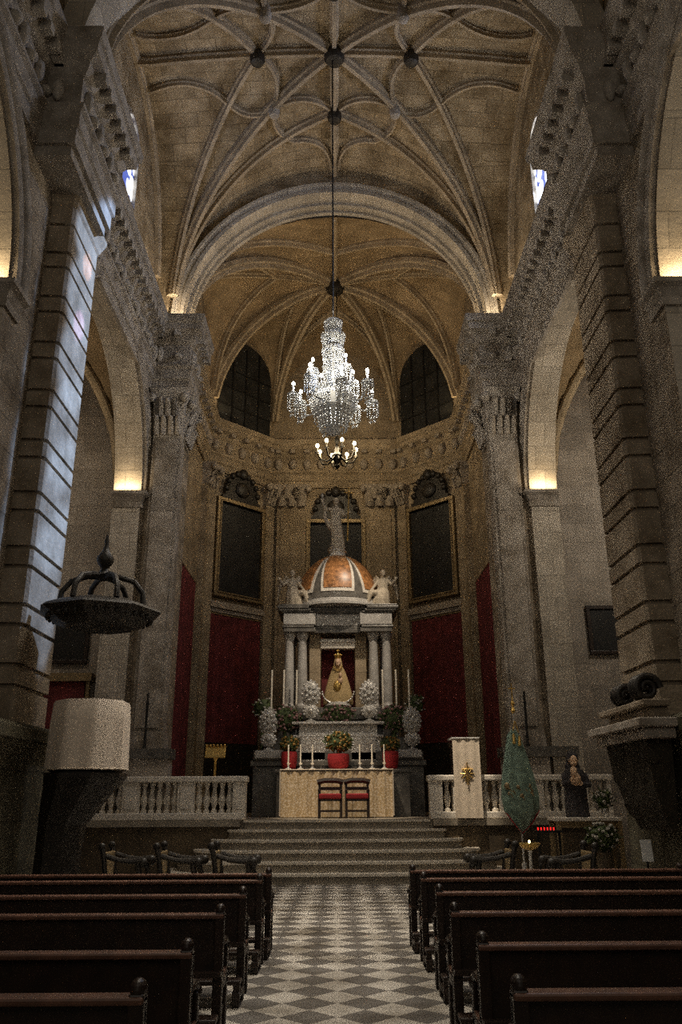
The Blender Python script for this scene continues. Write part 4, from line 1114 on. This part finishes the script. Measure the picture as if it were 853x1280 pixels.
# ------------------------------------------------------------------ scroll-armed chairs before the steps
def scroll(b, c, r0, turns, w, S, ax='xz', th=.035):
    pts = []
    for k in range(int(18*turns)+1):
        a = 2*PI*k/18; rr = r0*(1-.75*k/(18*turns)); pts.append((c[0]+S*rr*cos(a),c[1],c[2]+rr*sin(a)))
    b.tube(pts,[th*(1-.4*k/len(pts)) for k in range(len(pts))],8)
def scroll_chair(S, loc, label):
    r = thing('scroll_armchair', label, 'chair', loc, 0, 'scroll-armed chairs in front of the steps')
    for y in (-.3,.3):
        b = MB().tube([(0,y,.0),(0,y,.5),(-S*.06,y,.85),(-S*.10,y,1.0)],[.04,.04,.04,.045],8); b.ball((-S*.1,y,1.0),.06,.05,.06,seg=10,rings=7)
        b.build('back_post', M['wood_dk'], r, smooth=True)
        b = MB().tube([(-S*.02,y,.86),(S*.2,y,.80),(S*.4,y,.78),(S*.55,y,.80)],[.04,.04,.045,.05],8); b.ball((S*.56,y,.77),.075,.06,.075,seg=12,rings=8)
        b.build('armrest', M['wood_dk'], r, smooth=True)
        MB().tube([(S*.46,y,.78),(S*.52,y,.55),(S*.48,y,.3),(S*.52,y,0)],[.04,.05,.035,.045],8).build('front_leg', M['wood_dk'], r, smooth=True)
    MB().cb(S*.22,0,.44,.52,.6,.07).build('seat', M['gilt'], r, bevel=.02)
    MB().cb(-S*.05,0,.73,.05,.52,.38,0,0).build('backrest', M['gilt'], r, bevel=.02)
    return r
s0 = scroll_chair(1,(-1.85,14,0),'scroll-armed chair just left of the steps, behind the front pew')
dup(s0,(-2.7,14,0),label='scroll-armed chair second from the steps on the left')
dup(s0,(-3.55,14,0),label='scroll-armed chair beside the pulpit foot, third left of the steps')
scroll_chair(-1,(2.68,14,0),'scroll-armed chair just right of the steps below the banner')

# ------------------------------------------------------------------ banner, table, devotional things on the right
r = thing('banner', 'furled green silk banner with tassels on a gilt-topped staff', 'banner', (3.6,17.0,0))
MB().lathe([(.2,0),(.2,.05),(.06,.1),(.05,.5)],0,0,16).build('stand', M['silver_s'], r, smooth=True)
MB().tube([(0,0,.3),(0,0,3.4)],.02,8).build('staff', M['silver_s'], r)
b = MB().lathe([(.02,3.3),(.05,3.36),(.02,3.42),(.045,3.5),(.015,3.56),(.01,3.7)],0,0,12); b.tube([(0,0,3.65),(0,0,3.9)],.014,6); b.tube([(-.07,0,3.8),(.07,0,3.8)],.014,6); b.build('finial', M['gold'], r, smooth=True)
vs = []; fs = []; seg = 32
secs = [(1.02,.03,.03),(1.2,.16,.12),(1.45,.34,.15),(1.7,.36,.17),(2.0,.31,.16),(2.3,.245,.14),(2.6,.18,.11),(2.88,.115,.08),(2.98,.04,.04)]
for z, rx, ry in secs:
    for k in range(seg):
        a = 2*PI*k/seg; q = 1+.10*sin(7*a+z*2)+.05*sin(11*a); vs.append((rx*q*cos(a)+.03*(2-z),ry*q*sin(a),z))
for i in range(len(secs)-1):
    for k in range(seg): k2 = (k+1)%seg; fs.append((i*seg+k,i*seg+k2,(i+1)*seg+k2,(i+1)*seg+k))
fs += [tuple(range(seg))[::-1],tuple((len(secs)-1)*seg+k for k in range(seg))]
MB().add(vs,fs).build('silk', M['green'], r, smooth=True)
for k, (x,z) in enumerate(((-.05,2.9),(.06,2.86))):
    b = MB().tube([(0,-.06,3.15),(x,-.1,z+.05)],.012,6); b.lathe([(.012,z),(.03,z-.05),(.03,z-.2)],x,-.1,10); b.build('tassel', M['gold'], r, smooth=True)
b = MB()
for x, z, w in ((-.24,1.9,.07),(-.15,1.82,.05),(-.2,1.76,.05),(.1,1.84,.07),(.18,1.9,.05),(.2,1.8,.06),(.02,1.72,.05),(-.04,1.88,.04)):
    b.ball((x,-.15+abs(x)*.18,z),w,.03,w,seg=9,rings=6); b.tube([(x,-.15,z),(x+w,-.16,z-w*1.6)],[.02,.006],6)
b.build('embroidery', M['gilt'], r, smooth=True)
b = MB().tube([(-.3,-.05,1.42),(-.15,-.08,1.2),(0,-.06,1.03),(.2,-.08,1.22),(.36,-.05,1.45)],.012,6); b.build('fringe', M['red_b'], r)

r = thing('side_table', 'pale wooden table under the dark-robed statue', 'table', (4.98,17.5,0))
MB().box(-.66,.66,-.35,.35,1.24,1.31).build('tabletop', M['marble_wh'], r, bevel=.01)
for sx in (-1,1):
    for sy in (-1,1): MB().box(sx*.6-.04,sx*.6+.04,sy*.3-.04,sy*.3+.04,0,1.24).build('leg', M['gilt'], r)
b = MB().box(-.6,.6,-.32,-.29,1.12,1.24); b.box(-.6,.6,.29,.32,1.12,1.24); b.build('apron', M['gilt'], r)
r = thing('saint_statue', 'dark-robed saint statue with pale face standing on the side table', 'statue', (4.86,17.5,1.31))
b = MB(); robe(b,[(0,0,0,.24,.2),(.3,0,0,.23,.18),(.6,0,0,.22,.16),(.8,0,0,.23,.15),(.9,0,0,.19,.12),(.96,0,0,.07,.07)]); b.tube([(.2,0,.82),(.26,-.08,.6),(.08,-.2,.62)],[.07,.06,.045],8); b.tube([(-.2,0,.82),(-.25,-.1,.62),(-.06,-.2,.7)],[.07,.06,.045],8)
o = b.build('habit', M['robe'], r, smooth=True); fuse(o)
b = MB(); head(b,(0,-.02,1.08),.95); b.tube([(0,0,.94),(0,0,1.0)],.05,8); b.build('head', M['skin'], r, smooth=True); h_ = MB(); h_.ball((0,.05,1.12),.13,.12,.16,seg=14,rings=10); h_.ball((0,.08,.95),.16,.1,.16); h_.build('hood', M['robe'], r, smooth=True)
b = MB(); head(b,(-.06,-.22,.86),.7); b.ball((-.02,-.22,.72),.09,.07,.12); b.tube([(-.08,-.24,.76),(-.16,-.26,.7)],.025,6); hand(b,(.06,-.22,.64),(-1,0,.2)); hand(b,(-.1,-.24,.66),(1,0,.3)); b.build('child', M['skin'], r, smooth=True)
bouquet('flower_vase',(5.4,17.45,1.31),.2,.14,.16,.34,M['petal_w'],.16,'white flowers in a small vase beside the dark-robed saint','flowers',None,90,.08,M['silver_s'])
bouquet('flower_basket',(5.1,16.8,0),.34,.2,.24,.98,M['petal_w'],.7,'white and green flowers on the floor before the side table','flowers',None,120,.16,M['socle'])
bouquet('flower_basket',(4.2,20.0,1.0),.16,.12,.14,.78,M['red_b'],.6,'red flowers by the balustrade right of the banner','flowers',None,60,.08,M['socle'])
# votive candles
r = thing('votive_stand', 'low dark rack of small red votive candles by the banner foot', 'candle stand', (4.02,16.6,0))
MB().box(-.25,.25,-.12,.12,1.06,1.1).build('tray', M['iron'], r)
for sx in (-1,1): MB().box(sx*.2-.02,sx*.2+.02,-.02,.02,0,1.06).build('leg', M['iron'], r)
v0 = None
for k in range(6):
    x = -.2+.06*k
    g_ = MB().lathe([(.011,0),(.014,.04),(.012,.05)],0,0,10).build('votive', M['votive'], r, smooth=True, loc=(x,-.02,1.1))
r = thing('gold_lamp', 'small glowing gold candle bowl in front of the banner', 'lamp', (3.42,15.6,0))
MB().lathe([(.14,0),(.14,.04),(.04,.1),(.03,.75),(.05,.8)],0,0,14).build('stem', M['silver_s'], r, smooth=True)
MB().lathe([(.04,.8),(.16,.86),(.2,.92),(.17,.93),(.05,.9)],0,0,18).build('bowl', M['gold'], r, smooth=True)
MB().ball((0,0,.945),.018,.018,.03,seg=8,rings=6).build('flame', M['flame'], r)
# notice
r = thing('notice', 'small white paper notice on a stand at the far right', 'notice', (4.28,12.15,0))
MB().tube([(0,.03,0),(0,.03,.9)],.015,8).build('stand', M['iron'], r); MB().lathe([(.14,0),(.14,.03),(.02,.05)],0,.03,14).build('foot', M['iron'], r)
MB().cb(0,0,.99,.15,.012,.28,0,-.1).build('sheet', M['paper'], r)
# armchairs silhouettes at right
dark = scroll_chair(-1,(3.75,13.4,0),'dark scroll-armed chair by the right wall next to the notice')

# carved console with scrolls on the right pier pedestal
r = thing('carved_console', 'carved console with two dark scroll ornaments on the right pier pedestal', 'carving', (4.47,11.95,0))
b = MB().prism([(-.42,-.9),(.0,-.9),(.0,1.2),(-.42,1.2)],2.42,2.56); b.prism([(-.52,-1.0),(.0,-1.0),(.0,1.3),(-.52,1.3)],2.56,2.68); b.build('ledge', M['mould'], r, bevel=.02)
b = MB().box(-.26,.0,-.75,1.0,2.68,2.84); b.box(-.38,.0,-.85,1.1,2.84,2.93); b.build('plinth', M['pier'], r, bevel=.02)
for x, y, z, s in ((-.26,.1,3.08,.15),(-.13,-.4,3.13,.19)):
    b = MB()
    for k in range(3):
        scroll(b,(x,y+.12*k,z),s,1.6,.1,1,th=.05)
    b.ball((x,y+.12,z),.05,.18,.05); b.build('scroll', M['wood_dk'], r, smooth=True)
b = MB().stack([([(-.34,-.7),(.0,-.7),(.0,1.0),(-.34,1.0)],2.42),([(-.30,-.65),(.0,-.65),(.0,.95),(-.30,.95)],2.0),([(-.22,-.6),(.0,-.6),(.0,.8),(-.22,.8)],1.6),([(-.06,-.5),(.0,-.5),(.0,.7),(-.06,.7)],1.25)])
for k in range(26):
    q = random.random(); b.ball((-.30+.22*q,-.68+.066*k,2.34-.85*q),.09,.08,.11,seg=8,rings=6)
b.build('corbel', M['carved_dk'], r, smooth=True)
for sx, lab in ((-1,'left'),(1,'right')):
    r = thing('candle_stand', 'slender dark candle stand on the plinth of the %s chancel pier'%lab, 'candle stand', (sx*4.68,20.668,2.86), 0, 'dark candle stands on the chancel plinths')
    MB().lathe([(.045,0),(.045,.04),(.03,.08),(.03,1.0),(.04,1.04),(.04,1.08)],0,0,12).build('stem', M['iron'], r, smooth=True); MB().lathe([(.03,1.08),(.03,1.32),(.01,1.34)],0,0,10).build('candle', M['wood_dk'], r, smooth=True)

# ------------------------------------------------------------------ lights
def area(loc, to, sx, sy, e, c, spread=None):
    l = bpy.data.lights.new('area','AREA'); l.shape = 'RECTANGLE'; l.size = sx; l.size_y = sy; l.energy = e; l.color = c
    if spread: l.spread = math.radians(spread)
    o = bpy.data.objects.new('area_light', l); col.objects.link(o); o.location = loc
    o.rotation_euler = (Vector(to)-Vector(loc)).to_track_quat('-Z','Y').to_euler(); return o
def spot(loc, to, e, c, ang, blend=.3, rad=.15):
    l = bpy.data.lights.new('spot','SPOT'); l.energy = e; l.color = c; l.spot_size = math.radians(ang); l.spot_blend = blend; l.shadow_soft_size = rad
    o = bpy.data.objects.new('spot_light', l); col.objects.link(o); o.location = loc
    o.rotation_euler = (Vector(to)-Vector(loc)).to_track_quat('-Z','Y').to_euler(); return o
def point(loc, e, c, rad=.2):
    l = bpy.data.lights.new('point','POINT'); l.energy = e; l.color = c; l.shadow_soft_size = rad
    o = bpy.data.objects.new('point_light', l); col.objects.link(o); o.location = loc; return o
WARM = (1,.74,.42); WARM2 = (1,.84,.64); BLUE = (.62,.72,1.0); NEUT = (1,.89,.73)
for S in (-1,1):
    area((S*5.68,20.66,IMP+.05),(S*5.68,20.78,IMP+4),.7,.1,11,WARM,160)
    area((S*5.68,11.10,IMP+.05),(S*5.68,11.22,IMP+4),.7,.1,11,WARM,160)
    area((S*4.42,21.85,SP-.38),(S*4.2,21.85,SP+4),.12,.8,28,WARM,150)
    area((S*4.75,20.9,ZC+.1),(S*3.6,18.6,20),.5,.3,36,(1,.8,.55),150)
    area((S*4.6,22.9,AC+.1),(S*2.5,26.5,20.5),.3,.6,15,WARM2,160)
    area((S*4.3,28.3,AC+.1),(S*1.5,26.5,20.5),.3,.6,13,WARM,160)
point((8.0,17.3,9.5),190,NEUT,.3); point((-8.0,17.3,9.5),80,WARM2,.3)
point((8.2,7.7,11),60,NEUT,.3); point((-8.2,7.7,11),30,WARM2,.3)
# unseen fill light added behind the camera
area((0,-3.5,9),(0,15,14),8,10,190,NEUT)
# downward nave lights
area((0,12.5,14.5),(0,12.6,0),2.0,5,180,NEUT,62)
area((0,6,14.5),(0,6.1,0),1.6,4,35,NEUT,62)
# clerestory daylight
area((5.2,17.1,17.6),(-5,14.5,13),1.1,1.6,170,BLUE,150)
area((-5.2,17.1,17.6),(4,18.5,19),1.0,1.4,18,BLUE,150)
for zz in (5.2,6.6,8.0,9.4,10.8,12.2): spot((5.1,18.6,17.6),(-4.9,13.55,zz),16000,(.38,.58,1.0),7.6,.5,.1)
spot((5.1,18.4,17.6),(-4.85,13.6,11.6),9000,(1,.5,.25),2.6,.5,.05)
spot((5.1,18.3,17.6),(-4.85,13.5,10.2),9000,(.75,.4,1),2.6,.5,.05)
spot((1.2,17.0,13.5),(3.08,20.3,2.2),7000,WARM2,7,.6,.15)  # spot added to brighten the lectern veil, not window light
# chandeliers
for k in range(6): point((CX+1.08*cos(k*PI/3+.5),CY+1.08*sin(k*PI/3+.5),CZ+1.3),40,(1,.88,.70),.06)
point((CX,CY,CZ+3.3),14,(1,.9,.75),.1); point((LX,LY,LZ+.7),190,(1,.78,.48),.4)
# altar lighting
spot((-2.5,19.0,14.4),(0,22.0,2.1),7500,WARM2,17,.6,.2)
spot((2.5,19.0,14.4),(0,24.5,5.5),2600,WARM2,26,.7,.2)
w = bpy.data.worlds.new('world'); sc.world = w; w.use_nodes = True
w.node_tree.nodes['Background'].inputs['Color'].default_value = (1,.9,.78,1); w.node_tree.nodes['Background'].inputs['Strength'].default_value = .02

# ------------------------------------------------------------------ camera
cam = bpy.data.cameras.new('camera'); co = bpy.data.objects.new('camera', cam); col.objects.link(co)
cam.sensor_fit = 'VERTICAL'; cam.sensor_height = 36; cam.lens = 36*1020/1280
R_ = Matrix.Rotation(math.radians(-.39),4,'Z') @ Matrix.Rotation(math.radians(90+19.3),4,'X') @ Matrix.Rotation(math.radians(-.31),4,'Z')
co.matrix_world = Matrix.Translation((0,0,1.7)) @ R_
sc.camera = co
vs_ = sc.view_settings
sc.display_settings.display_device = 'sRGB'
vs_.view_transform = 'Standard'; vs_.look = 'None'; vs_.gamma = 1; vs_.use_curve_mapping = False; vs_.exposure = 0.1
sc.cycles.use_denoising = False
sc.cycles.max_bounces = 6; sc.cycles.diffuse_bounces = 4; sc.cycles.sample_clamp_indirect = 4
